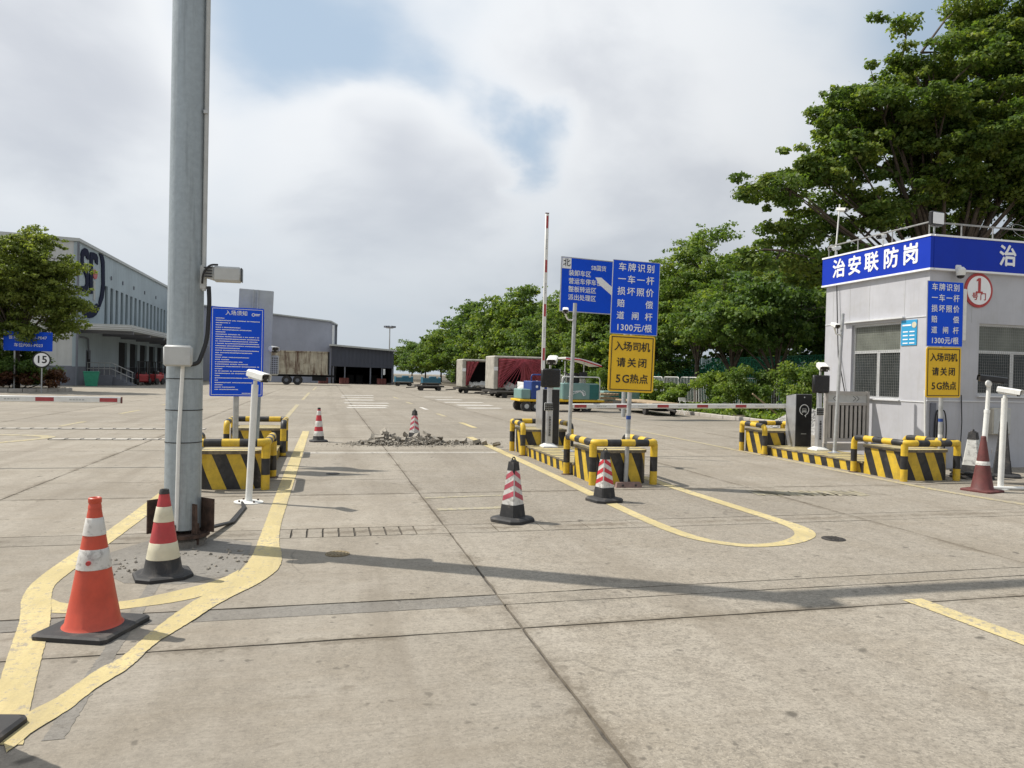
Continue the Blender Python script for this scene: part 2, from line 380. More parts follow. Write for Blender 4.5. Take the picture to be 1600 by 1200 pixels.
def corrugated(name, col, period, axis=0, depth=.35, dirt=.25, dcol=(.12, .10, .08), rough=.55):
    """ribbed sheet too far off to tell its ribs apart"""
    m_, t, p, o = new_mat(name); pos = t.n('ShaderNodeTexCoord').outputs['Object']
    s_ = t.n('ShaderNodeSeparateXYZ'); t.set(s_.inputs[0], pos)
    wv = t.m('SINE', t.m('MULTIPLY', s_.outputs[axis], 2*math.pi/period))
    n = t.noise(pos, .35, 5, .6); c = t.mix(t.ss(n, .3, .7), tuple(x*.9 for x in col), tuple(x*1.07 for x in col))
    st = t.ss(t.noise(t.scale(pos, (1.2, 1.2, .12)), 1.6, 6, .7), .52, .75); c = t.mix(t.m('MULTIPLY', st, dirt), c, dcol)
    t.set(p.inputs['Base Color'], c); p.inputs['Roughness'].default_value = rough
    bump(t, p, wv, depth, .03)
    return m_
def glass_dark(name, col=(.03, .035, .035), rough=.08):
    m_, t, p, o = new_mat(name); pos = t.n('ShaderNodeTexCoord').outputs['Object']
    t.set(p.inputs['Base Color'], t.mix(t.noise(pos, 2.2, 3), tuple(x*.5 for x in col), tuple(x*2 for x in col)))
    p.inputs['Roughness'].default_value = rough; return m_

M_CONC = concrete('concrete'); M_PATCH = concrete('concrete_patch', (.24, .225, .20), .12, .9, False)
M_FARCONC = concrete('concrete_far', obj_var=False)
M_LIGHTPATCH = concrete('mortar_patch', (.43, .405, .36), 0, .3, False)
M_JOINT = pm('joint_filler', (.085, .075, .062), .95, var=.4, vs=8, bmp=.6)
M_YLINE = road_paint('yellow_line', (.53, .44, .225), .78); M_YWORN = road_paint('yellow_line_worn', (.46, .39, .22), 1.05); M_WLINE = road_paint('white_line', (.62, .60, .56), .7)
M_STRIPE = stripes('warning_stripes', .36, .42); M_STRIPE2 = stripes('kerb_stripes', .36, .36, phase=.1)
M_TOP = stripes('island_top_stripes', 27., 100., c1=(.56, .46, .20), c2=(.10, .085, .06), dirt=.4)
M_RAIL = stripes('rail_stripes', .44, 0, c1=(.68, .45, .03), dirt=.30)
M_GALV = pm('galvanised_steel', (.335, .38, .405), .45, .35, .07, 22, .16, 30, (.17, .19, .20), .03, 40, streak=.45)
M_GALV2 = pm('grey_steel_tube', (.42, .43, .43), .42, .35, .12, 10, .25, 7, (.24, .22, .19))
M_RUST = pm('rusty_steel', (.085, .052, .038), .85, .2, .4, 14, .6, 9, (.035, .022, .018), .5, 50)
M_WHITE = pm('white_enamel', (.72, .72, .69), .42, 0, .05, 8, .18, 6, (.35, .32, .27))
M_GREYBOX = pm('grey_plastic', (.46, .47, .46), .5, 0, .07, 9, .15, 5, (.25, .24, .22))
M_BLACK = pm('black_plastic', (.014, .014, .015), .38, 0, .2, 9, .15, 6, (.05, .047, .04))
M_RUBBER = pm('black_rubber', (.026, .026, .027), .72, 0, .2, 12, .60, 7, (.12, .105, .09), .15, 40)
M_CABLE = pm('cable_black', (.012, .012, .013), .5)
M_ORANGE = pm('orange_plastic', (.52, .070, .035), .45, 0, .12, 7, .22, 6, (.22, .06, .035), .05, 40)
M_RED = pm('red_plastic', (.42, .045, .05), .5, 0, .15, 8, .25, 7, (.20, .06, .05))
M_REDREF = pm('red_reflective', (.48, .032, .045), .4, 0, .15, 9, .35, 14, (.25, .06, .06))
M_PINKREF = pm('faded_red_reflective', (.44, .075, .105), .45, 0, .2, 10, .4, 14, (.30, .12, .12))
M_DARKRED = pm('dark_red_plastic', (.115, .030, .028), .65, 0, .25, 8, .6, 7, (.13, .05, .04))  # dark red base colour with patchy dirt
M_WREF = pm('white_reflective', (.60, .585, .55), .45, 0, .06, 9, .85, 16, (.22, .205, .19))
M_CREAM = pm('cream_reflective', (.60, .56, .42), .45, 0, .06, 9, .25, 7, (.32, .28, .20))
M_BLUE = pm('blue_sign_sheet', (.004, .075, .66), .5, 0, .04, 2, .06, 3, (.02, .06, .3), spec=.2)
M_BLUE2 = pm('dark_blue_sign_sheet', (.006, .035, .40), .5, 0, .05, 2, spec=.2)
M_LTBLUE = pm('light_blue_panel', (.03, .30, .55), .45, 0, .05, 2)
M_YSIGN = pm('yellow_sign_sheet', (.76, .47, .015), .42, 0, .05, 2, .06, 3, (.4, .28, .05))
M_SIGNW = pm('sign_white', (.82, .83, .84), .45, 0, .03, 4); M_SIGNK = pm('sign_black', (.015, .015, .017), .5)
M_SIGNR = pm('sign_red', (.42, .05, .05), .5)
M_ALU = pm('aluminium', (.52, .53, .55), .36, .7, .07, 5, .15, 4, (.3, .3, .3))
M_SIGNBACK = pm('sign_back_aluminium', (.40, .43, .45), .45, .4, .10, 4, .2, 4, (.3, .32, .33))
M_BOOTH = pm('booth_panel', (.455, .46, .49), .42, 0, .07, 1.2, .25, 1.8, (.33, .32, .30), 0, streak=.28)
M_BOOTHTRIM = pm('booth_trim', (.66, .67, .68), .4, .1, .05, 3)
M_GLASS = glass_dark('window_glass'); M_GLASS2 = glass_dark('window_glass_curtained', (.13, .14, .12), .12)
M_SCREEN = glass_dark('led_screen', (.010, .010, .011), .25)
M_FRAME = pm('window_frame', (.62, .63, .63), .4, .2, .05, 5)
M_GRILLE = pm('grille_wire', (.30, .30, .29), .5, .4)
M_BARK = pm('bark', (.085, .065, .048), .9, 0, .35, 5, .4, 4, (.03, .025, .02), .8, 18)
M_LEAF = leafmat('leaves')
M_SOIL = pm('soil', (.10, .085, .06), .95, 0, .3, 1.5, .4, 2, (.05, .045, .03), .8, 20)
M_KERB = pm('kerb_concrete', (.40, .37, .33), .85, 0, .15, 2, .4, 3, (.20, .18, .15), .3, 40)
M_WHWALL = corrugated('warehouse_cladding', (.34, .41, .45), .6, 1, .25, .18, (.25, .3, .33))
M_WHLOW = corrugated('warehouse_lower_cladding', (.40, .41, .39), .5, 1, .3, .3)
M_WHFRONT = corrugated('warehouse_front_cladding', (.50, .51, .50), .5, 0, .3, .2)
M_NAVY = pm('navy_paint', (.014, .018, .042), .8, 0, .1, 1, spec=.1)
M_PLINTH = pm('plinth_grey_blue', (.16, .17, .20), .7, 0, .12, .6)
M_GABLE = corrugated('gable_cladding', (.35, .37, .44), .8, 0, .25, .2, (.26, .27, .33))
M_SHED = corrugated('shed_cladding', (.045, .052, .075), .5, 0, .4, .1, (.03, .03, .04))
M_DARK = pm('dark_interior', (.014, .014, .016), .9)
M_CANOPY = pm('canopy_fascia', (.45, .47, .46), .5, .1, .06, .7, .15, .8, (.3, .3, .28))
M_CONT = corrugated('container_paint', (.46, .42, .33), .42, 0, .0, .2)
M_RUSTP = pm('rust_streaked_paint', (.46, .42, .33), .75, .05, .12, 2, .75, .9, (.10, .05, .03), .2, 30, streak=.95)
def netting(name, col, open_=.5):
    m_, t, p, o = new_mat(name); p.inputs['Base Color'].default_value = (*col, 1); p.inputs['Roughness'].default_value = .6
    tr = t.n('ShaderNodeBsdfTransparent'); mx = t.n('ShaderNodeMixShader'); mx.inputs[0].default_value = open_
    t.t.links.new(p.outputs[0], mx.inputs[1]); t.t.links.new(tr.outputs[0], mx.inputs[2]); t.t.links.new(mx.outputs[0], o.inputs[0]); return m_
M_NETTING = netting('green_netting', (.02, .20, .12), .45)
M_FADERED = pm('faded_red_tape', (.36, .05, .055), .45, 0, .15, 9, .3, 10, (.25, .1, .1))
M_GREEN = pm('green_mesh', (.03, .26, .16), .5, 0, .1); M_TEAL = pm('teal_paint', (.17, .29, .27), .5, 0, .1, 2, .4, 3, (.25, .3, .28))
M_TEALD = pm('dark_teal_paint', (.02, .13, .12), .45); M_CARTBLUE = pm('cart_blue_paint', (.03, .13, .20), .5, 0, .15, 3, .3, 3)
M_TUGBLUE = pm('tug_blue_paint', (.012, .05, .24), .45, 0, .1, 2, .3, 3, (.08, .08, .10))
M_NET = pm('red_cargo_net', (.27, .045, .055), .7, 0, .3, 4, .2, 4); M_TARP = pm('clear_tarpaulin', (.40, .38, .33), .45, 0, .15, 2.5, .4, 3, (.28, .25, .22), .3, 7)
M_SACK = pm('white_sacks', (.58, .57, .54), .7, 0, .08, 3); M_WOOD = pm('pallet_wood', (.36, .27, .17), .8, 0, .25, 5, .3, 6, (.14, .10, .06))
M_RUBBLE = pm('broken_concrete', (.27, .245, .205), .95, 0, .30, 9, .45, 6, (.12, .10, .08), .9, 30)
M_GRAVEL = pm('gravel', (.36, .35, .33), .9, 0, .4, 14, .3, 9, (.10, .09, .08), .6, 40)
M_STONE = pm('slat_gate_grey', (.40, .38, .355), .5, .15, .08, 5, .2, 4, (.25, .23, .2)); M_BROWN = pm('wheel_stop_brown', (.20, .13, .11), .8, 0, .2, 12, .3, 8)
M_MANHOLE = pm('cast_iron_tan', (.22, .17, .095), .7, .3, .25, 20, .4, 9, (.06, .045, .03), .5, 60); M_IRON = pm('cast_iron', (.06, .055, .05), .6, .5, .25, 20, .2, 9)

# ================================================================== GROUND
rnd = random.Random(7)
gr = B(); gr.add([(-900, -200, -.024), (900, -200, -.024), (900, 1500, -.024), (-900, 1500, -.024)], [(0, 1, 2, 3)])
ground = tag(gr.build('ground', M_FARCONC), kind='structure')
jf = B(); jf.add([(-23.4, -4, -.014), (16.02, -4, -.014), (16.02, 58, -.014), (-23.4, 58, -.014)], [(0, 1, 2, 3)]); jf.build('joint_filler', M_JOINT, ground)
def slab(x0, x1, y0, y1, mat_=M_CONC, gap=.012, name='slab', jag=None, z=0.):
    g = gap/2; x0 += g; x1 -= g; y0 += g; y1 -= g
    jag = (y0 < 16) if jag is None else jag
    pts = []
    def edge(a, b):
        n = max(1, int(math.dist(a, b)/.11)) if jag else 1
        nx, ny = (b[1]-a[1]), -(b[0]-a[0]); l = math.hypot(nx, ny); nx /= l; ny /= l
        off = 0
        for i in range(n):
            t = i/n; off = off*.5 + rnd.uniform(-.0035, .0025) + (-.012*rnd.random() if rnd.random() < .05 else 0)
            k = off if jag and i else 0
            pts.append((a[0]+(b[0]-a[0])*t+nx*k, a[1]+(b[1]-a[1])*t+ny*k))
    edge((x0, y0), (x1, y0)); edge((x1, y0), (x1, y1)); edge((x1, y1), (x0, y1)); edge((x0, y1), (x0, y0))
    return B().prism(pts, -.022, z).build(name, mat_, ground)
XJ = [-23.45, -18.5, -13.55, -8.6, -3.68, 1.24, 6.2, 11.1, 16.03]
YJ = [-4, -.5, 4.48, 4.97, 5.20, 7.30, 7.70, 9.8, 15.34, 18.26, 23, 28, 33, 38, 43, 48, 53, 58]
for i in range(len(XJ)-1):
    for j in range(len(YJ)-1):
        x0, x1, y0, y1 = XJ[i], XJ[i+1], YJ[j], YJ[j+1]
        if x1 < 0 and y1 < 1: continue
        if (y0, y1) == (4.97, 5.20):
            if x1 <= 1.3 and x0 > -4: slab(x0, x1, y0, y1, M_PATCH, .008, 'trench_patch', True, -.002)
            else: slab(x0, x1, y0, y1, M_CONC, .008, 'slab')
            continue
        if (y0, y1) == (7.30, 7.70) and x0 < 1.3 and x1 > -3:     # row of small blocks set across the lane
            xs = [x0, -.30]; x = -.30
            while x < .84: x += .152; xs.append(min(x, .92))
            if x0 > 1: xs = [x0, 1.75, 2.25, 2.75, 3.3, x1]
            else: xs.append(x1)
            for k in range(len(xs)-1): slab(xs[k], xs[k+1], y0, y1, M_CONC, .018 if xs[k+1]-xs[k] < .3 else .01, 'paving_block' if xs[k+1]-xs[k] < .6 else 'slab', True)
            continue
        if i == 4 and y0 == 9.8: slab(x0, x1, y0, 11.15); slab(x0, x1, 11.15, y1); continue
        slab(x0, x1, y0, y1, gap=.018 if abs(x1-1.24) < .1 or abs(x0-1.24) < .1 else .010)

def chaikin(e):
    for _ in range(2):
        o = [e[0]]
        for p, q in zip(e[:-1], e[1:]): o += [(p[0]*.75+q[0]*.25, p[1]*.75+q[1]*.25), (p[0]*.25+q[0]*.75, p[1]*.25+q[1]*.75)]
        e = o+[e[-1]]
    return e
def strip(name, a, b, mat_, z=.0045, jag=.0, parent=ground):
    """flat marking between two edge polylines"""
    def dens(e):
        out = []
        for p, q in zip(e[:-1], e[1:]):
            n = max(1, int(math.dist(p, q)/.025)) if jag else 1
            for k in range(n): out.append((p[0]+(q[0]-p[0])*k/n, p[1]+(q[1]-p[1])*k/n))
        out.append(e[-1]); return [(x+rnd.uniform(-jag, jag), y+rnd.uniform(-jag, jag)) for x, y in out]
    if len(a) > 3: a, b = chaikin(a), chaikin(b)
    a, b = dens(a), dens(b); mb = B(); vs = [(x, y, z) for x, y in a] + [(x, y, z) for x, y in b]; na = len(a); nb = len(b); fs = []; i = j = 0
    while i < na-1 or j < nb-1:
        if j >= nb-1 or (i < na-1 and math.dist(a[i+1], b[j]) <= math.dist(a[i], b[j+1])): fs.append((i, i+1, na+j)); i += 1
        else: fs.append((i, na+j+1, na+j)); j += 1
    fx = []
    for f in fs:
        p, q, r_ = (vs[k] for k in f)
        fx.append(f if (q[0]-p[0])*(r_[1]-p[1])-(q[1]-p[1])*(r_[0]-p[0]) > 0 else f[::-1])
    mb.add(vs, fx); return mb.build(name, mat_, parent)
def line(name, p, q, wd, mat_, z=.0045, jag=0):
    p, q = Vector(p), Vector(q); d = (q-p).normalized(); n = Vector((-d.y, d.x))*wd/2
    return strip(name, [tuple(p+n), tuple(q+n)], [tuple(p-n), tuple(q-n)], mat_, z, jag)
strip('lane_line', [(-2.02, 14.5)]+[(-2.03, 10.344), (-2.015, 7.83), (-2.072, 6.462), (-2.034, 5.803), (-1.821, 5.191), (-1.726, 4.813), (-1.584, 4.285), (-1.47, 3.857), (-1.365, 3.506)],
      [(-1.82, 14.5)]+[(-1.824, 9.411), (-1.858, 7.29), (-1.891, 6.138), (-1.868, 5.868), (-1.627, 5.12), (-1.461, 4.451), (-1.346, 4.006), (-1.296, 3.822), (-1.202, 3.473)], M_YLINE, .0045, .002)
strip('lane_line', [(-.39, 20.2), (-.40, 13.4), (-.42, 9.2), (-.42, 7.32)]+[(-0.299, 6.356), (-0.411, 5.837), (-0.661, 5.37), (-0.82, 4.877), (-0.933, 4.602), (-0.973, 4.242), (-1.067, 4.056), (-1.127, 3.756), (-1.204, 3.598), (-1.24, 3.411)],
      [(-.56, 20.2), (-.60, 13.4), (-.59, 9.2), (-.58, 7.34)]+[(-0.579, 6.401), (-0.714, 5.719), (-0.859, 5.404), (-1.003, 4.785), (-1.052, 4.4), (-1.147, 4.25), (-1.209, 3.943), (-1.291, 3.808), (-1.347, 3.633)], M_YLINE, .0060, .003)
strip('lane_line', [(-1.795, 5.642), (-1.665, 5.476), (-1.31, 5.455), (-1.028, 5.66), (-.76, 5.896), (-.64, 6.2)], [(-1.686, 5.305), (-1.483, 5.243), (-1.238, 5.318), (-.94, 5.404), (-.72, 5.60), (-.62, 5.9)], M_YLINE, .0030, .002)
strip('lane_line', [(3.50, 18.465), (3.50, 13.554), (3.50, 10.829), (3.47, 9.28), (3.463, 7.927), (3.488, 7.109), (3.575, 6.669), (3.767, 6.389), (3.992, 6.248), (4.391, 6.267), (4.725, 6.412), (4.985, 6.611), (5.149, 6.906), (5.17, 7.318), (5.14, 8.378), (5.10, 10.026), (5.08, 15)],
      [(3.68, 18.469), (3.68, 13.648), (3.66, 11.023), (3.64, 9.521), (3.61, 7.987), (3.652, 7.116), (3.72, 6.677), (3.925, 6.42), (4.102, 6.366), (4.379, 6.407), (4.678, 6.595), (4.85, 6.786), (4.96, 7.038), (4.99, 7.5), (4.969, 8.148), (4.93, 9.855), (4.91, 15)], M_YLINE, .0045, .002)
strip('lane_line', [(4.173, 4.549), (4.22, 3.556), (4.25, 1.5)], [(4.345, 4.55), (4.40, 3.556), (4.43, 1.5)], M_YLINE, .0045, .002)
strip('lane_line', [(9.22, 27), (9.20, 18.8), (9.10, 14.745), (9.02, 12.822), (8.98, 11.038), (8.96, 9.632), (9.04, 8.699), (9.15, 8.039), (9.4, 7)], [(9.34, 27), (9.33, 18.8), (9.24, 14.745), (9.17, 12.822), (9.14, 11.038), (9.12, 9.632), (9.20, 8.699), (9.31, 8.039), (9.56, 7)], M_YWORN, .0045, .003)
line('lane_line', (-1.27, 25.1), (-1.25, 36), .16, M_YWORN); line('lane_line', (-1.2, 42), (-1.15, 56), .16, M_YWORN, .0045); line('lane_line', (-1.0, 64), (-.9, 76), .16, M_YWORN, -.018)
strip('lane_line', [(-7.05, 16.2), (-5.98, 17.85), (-6.10, 18.55), (-8.0, 18.95)], [(-6.75, 16.2), (-5.72, 17.9), (-5.9, 18.8), (-8.0, 19.2)], M_YWORN, .0045)
for a, b in ((21.6, 23.4), (27.4, 29.8), (34, 36.5), (41, 44)): line('lane_dash', (-6.72, a), (-6.66, b), .16, M_YWORN)
for a, b, mt in ((21.7, 24.0, M_YLINE), (27.4, 29.3, M_YWORN), (32.5, 34.6, M_WLINE), (38.5, 41, M_YWORN), (46, 49, M_YWORN)): line('lane_dash', (4.38, a), (4.36, b), .16, mt)
M_GHOST = road_paint('ghost_yellow', (.37, .33, .22), 1.0)
line('paint_remnant', (1.30, 8.58), (2.1, 8.62), .13, M_GHOST, .0045, .012); line('paint_remnant', (1.27, 9.4), (2.3, 9.5), .08, M_GHOST, .0045, .012)
line('paint_remnant', (5.9, 9.3), (7.6, 9.1), .4, M_GHOST, .0045, .05)
for x0, ys in ((.95, (33.6, 35.6, 38.6, 42.6, 47, 51)), (6.5, (34.4, 37.5, 41, 45, 50))):      # worn white characters lettered on the lane
    for k, y in enumerate(ys):
        line('lane_lettering', (x0+.12*(k % 2), y), (x0+1.75+.25*((k*7) % 3), y+.25), .62+.2*(k % 2), M_WLINE)
line('mortar_band', (-.62, 14.86), (3.46, 14.80), .26, M_LIGHTPATCH, .0030, .02)
line('trench_patch', (-1.20, 6.0), (-1.10, 3.5), .085, M_PATCH, .0018, .006)
pp = [(-1.75, 6.95), (-1.70, 6.35), (-1.40, 5.95), (-1.0, 5.85), (-.66, 6.05), (-.60, 6.6), (-.62, 7.15), (-.85, 7.35), (-1.5, 7.45)]
B().prism([(x+rnd.uniform(-.02, .02), y) for x, y in pp], -.01, .0022).build('broken_patch', M_PATCH, ground)
rb = B()                                                              # crumbled chips of the broken patch by the pole
def rock(mb, c, r, seed, sq=(1, 1, 1)):
    q = random.Random(seed); t = (1+5**.5)/2
    vs = [(-1, t, 0), (1, t, 0), (-1, -t, 0), (1, -t, 0), (0, -1, t), (0, 1, t), (0, -1, -t), (0, 1, -t), (t, 0, -1), (t, 0, 1), (-t, 0, -1), (-t, 0, 1)]
    fs = [(0,11,5),(0,5,1),(0,1,7),(0,7,10),(0,10,11),(1,5,9),(5,11,4),(11,10,2),(10,7,6),(7,1,8),(3,9,4),(3,4,2),(3,2,6),(3,6,8),(3,8,9),(4,9,5),(2,4,11),(6,2,10),(8,6,7),(9,8,1)]
    M_ = Matrix.Translation(c) @ Matrix.Rotation(q.uniform(0, 6.3), 4, (q.uniform(-.3, .3), q.uniform(-.3, .3), 1))
    mb.add([tuple(p[k]/1.9*r*sq[k]*q.uniform(.62, 1.2) for k in range(3)) for p in vs], fs, 0, None, M_)
for i in range(90):
    a = rnd.uniform(0, 6.28); d_ = rnd.uniform(.3, .62); rock(rb, (-1.15+d_*math.cos(a), 6.5+d_*.8*math.sin(a), .004), rnd.uniform(.006, .022), i)
tag(rb.build('concrete_chips', M_RUBBLE), 'small crumbled concrete chips round the foot of the galvanised pole', 'debris', kind='stuff')

# two rows of bolted strips across the left lane
def bolt_row(name, y, x0, x1, label):
    t = thing(name, label, 'speed strip', (x0, y, 0)); n = int((x1-x0)/.31); seg = B(); seg.box((.15, 0, .010), (.285, .34, .018), bev=.006); pc = B(); pc.box((.0, 0, .014), (.07, .09, .022), bev=.008)
    for k in range(n):
        if k == 0: s0 = seg.build('strip_segment', M_LIGHTPATCH, t); p0 = pc.build('bolt_block', M_RUBBER, t, loc=(.0, -.06, 0))
        else:
            c = s0.copy(); COL.objects.link(c); c.location = (k*.31, rnd.uniform(-.02, .02), 0); c.rotation_euler = (0, 0, rnd.uniform(-.02, .02))
            c = p0.copy(); COL.objects.link(c); c.location = (k*.31, -.06+rnd.uniform(-.02, .02), 0)
bolt_row('speed_strip', 20.7, -8.6, -2.9, 'farther row of pale strips with black bolts across the left lane')
bolt_row('speed_strip', 17.75, -5.7, -2.7, 'nearer row of pale strips with black bolts across the left lane')

def manhole(x, y, r, mat_, label, z=0):
    t = thing('manhole_cover', label, 'manhole', (x, y, 0))
    B().lathe([(r*1.16, .001), (r*1.16, .007), (r*1.02, .009), (r*1.0, .003)], 28, cap0=False).build('ring', mat_, t, True)
    mb = B(); mb.lathe([(r*.98, .0), (r*.98, .009), (r*.93, .012)], 28)
    for k in range(-2, 3):
        mb.box((k*r*.32, 0, .014), (r*.10, 2*math.sqrt(max(.01, 1-(k*.36)**2))*r*.8, .005))
    mb.build('lid', mat_, t)
manhole(.13, 6.6, .09, M_MANHOLE, 'small round tan manhole cover left of the long joint')
manhole(5.07, 6.47, .10, M_IRON, 'small round dark manhole cover beside the curved yellow line')
manhole(.14, 11.8, .09, M_IRON, 'small dark manhole cover in the lane beside the sign shadow')

# ================================================================== VERGE with kerb
vg = B(); vg.prism([(16.22, 15.5), (120, 15.5), (120, 600), (16.22, 600)], -.02, .10); verge = tag(vg.build('verge', M_SOIL), kind='structure')
kb = B(); kb.box((0, 0, .06), (.16, .985, .18), bev=.02); k0 = None
for k in range(64):
    y = 16 + k*1.0; 
    if k0 is None: k0 = kb.build('kerb_stone', M_KERB, verge, loc=(16.12, y, 0))
    else: c = k0.copy(); COL.objects.link(c); c.location = (16.12+rnd.uniform(-.012, .012), y, rnd.uniform(-.008, .008)); c.rotation_euler = (rnd.uniform(-.01, .01), rnd.uniform(-.02, .02), rnd.uniform(-.012, .012))

# ================================================================== ISLANDS
def rounded(x0, x1, y0, y1, rf, rb_, n=6):
    """ccw outline, rf rounds the corners at y0, rb_ those at y1"""
    out = []
    for cx, cy, r_, a0 in ((x0+rf, y0+rf, rf, 180), (x1-rf, y0+rf, rf, 270), (x1-rb_, y1-rb_, rb_, 0), (x0+rb_, y1-rb_, rb_, 90)):
        for k in range(n+1):
            a = R(a0+90*k/n); out.append((cx+r_*math.cos(a), cy+r_*math.sin(a)))
    return out
def island(x0, x1, y0, y1, label, side):
    t = thing('traffic_island', label, 'traffic island', ((x0+x1)/2, y0, 0)); hw = (x1-x0)/2; L_ = y1-y0
    B().prism(rounded(-hw, hw, .0, .95, .22, .02), 0, .47, uv=True).build('front_block', M_STRIPE, t)
    B().prism(rounded(-hw-.02, hw+.02, -.02, .97, .23, .03), .47, .515, uv=True).build('front_cap', M_TOP, t)
    B().prism(rounded(-hw+.01, hw-.01, .95, L_-.85, .01, .01, 1), 0, .17, uv=True).build('kerb', M_STRIPE2, t)
    B().prism(rounded(-hw-.004, hw+.004, .973, L_-.873, .01, .01, 1), .17, .20, uv=True).build('kerb_top', M_TOP, t)
    B().prism(rounded(-hw, hw, L_-.85, L_, .02, .2), 0, .47, uv=True).build('rear_block', M_STRIPE, t)
    B().prism(rounded(-hw-.02, hw+.02, L_-.87, L_+.02, .03, .21), .47, .515, uv=True).build('rear_cap', M_TOP, t)
    return t
def guard_rail(name, x0, x1, ya, yb, label, h=.63, r_=.054):
    """tube bent into a U round the end of an island; ya = bend side, yb = open side"""
    t = thing(name, label, 'guard rail', ((x0+x1)/2, (ya+yb)/2, 0)); cx, cy = (x0+x1)/2, (ya+yb)/2
    x0 -= cx; x1 -= cx; ya -= cy; yb -= cy
    B().tube(fillet([(x0, yb, 0), (x0, yb, h), (x0, ya, h), (x1, ya, h), (x1, yb, h), (x1, yb, 0)], .13, 6), r_, 14, uv0=.02).build('top_rail', M_RAIL, t, True)
    for x in (x0, x1):
        mb = B(); mb.tube([(x*.97, ya+(.05 if ya < yb else -.05), 0), (x*.97, ya+(.05 if ya < yb else -.05), .30), (x*.97, ya+(.05 if ya < yb else -.05), h-.02)], r_*1.04, 14, uv0=.02); mb.build('post', M_RAIL, t, True)
    for x in (x0, x1):
        B().lathe([(.085, 0), (.085, .006), (.05, .02)], 16, (x, yb, 0)).build('foot_plate', M_RUST, t)
ISL = {'L': (-1.66, -.80, 10.38, 15.25), 'M': (3.92, 4.80, 10.32, 15.2), 'R': (9.32, 10.28, 10.2, 15.1)}
NM = {'L': 'left', 'M': 'middle', 'R': 'right'}
LB = {'L': 'striped black and yellow traffic island carrying the blue notice board', 'M': 'striped black and yellow traffic island under the raised barrier arm', 'R': 'striped black and yellow traffic island in front of the guard booth'}
GF = {'L': 'bent black and yellow guard rail nearest the galvanised pole', 'M': 'bent black and yellow guard rail at the near end below the large yellow sign', 'R': 'bent black and yellow guard rail below the sign by the booth corner'}
GB = {'L': 'bent black and yellow guard rail at the far end behind the notice board', 'M': 'bent black and yellow guard rail round the far end by the rubble', 'R': 'bent black and yellow guard rail behind the closed barrier cabinet'}
for k, (x0, x1, y0, y1) in ISL.items():
    island(x0, x1, y0, y1, LB[k], k)
    guard_rail('guard_rail', x0-.07, x1+.06, y0-.10, y0+1.12, GF[k]); guard_rail('guard_rail', x0-.07, x1+.06, y1-.02, y1-1.0, GB[k])
wst = thing('wheel_stop', 'brown rubber wheel stop lying before the middle island', 'wheel stop', (4.33, 10.02, 0), R(-3))
mb = B(); mb.prism([(-.19, -.05), (.19, -.05), (.19, .05), (-.19, .05)], 0, .001); mb = B()
mb.add([(-.2, -.06, 0), (.2, -.06, 0), (.2, .06, 0), (-.2, .06, 0), (-.18, -.035, .075), (.18, -.035, .075), (.18, .035, .075), (-.18, .035, .075)], [(0, 3, 2, 1), (4, 5, 6, 7), (0, 1, 5, 4), (1, 2, 6, 5), (2, 3, 7, 6), (3, 0, 4, 7)]); mb.build('body', M_BROWN, wst)
for x in (-.1, .1): B().cyl((x, -.05, .035), (x, -.062, .035), .016, 10).build('bolt_hole', M_RUBBER, wst)

# ================================================================== SIGNS
def plate(mb, w_, h_, th, c, r_=.03, n=4, mi=0):
    """rounded upright plate facing -Y"""
    pts = []
    for sx_, sz, a0 in ((1, 1, 0), (-1, 1, 90), (-1, -1, 180), (1, -1, 270)):
        for k in range(n+1):
            a = R(a0+90*k/n); pts.append((c[0]+sx_*(w_/2-r_)+r_*math.cos(a), c[2]+sz*(h_/2-r_)+r_*math.sin(a)))
    m_ = len(pts); vs = [(x, c[1]-th/2, z) for x, z in pts]+[(x, c[1]+th/2, z) for x, z in pts]
    fs = [tuple(range(m_-1, -1, -1)), tuple(range(m_, 2*m_))]+[((i+1) % m_, i, m_+i, m_+(i+1) % m_) for i in range(m_)]
    fs[0], fs[1] = fs[0][::-1], fs[1][::-1]
    return mb.add(vs, [f[::-1] for f in fs], mi)
def frame_ring(w_, h_, wd, th, c):
    mb = B(); x, y, z = c
    mb.box((x, y, z+h_/2-wd/2), (w_, th, wd)); mb.box((x, y, z-h_/2+wd/2), (w_, th, wd))
    for s in (-1, 1): mb.box((x+s*(w_/2-wd/2), y, z), (wd, th, h_-2*wd)); 
    return mb
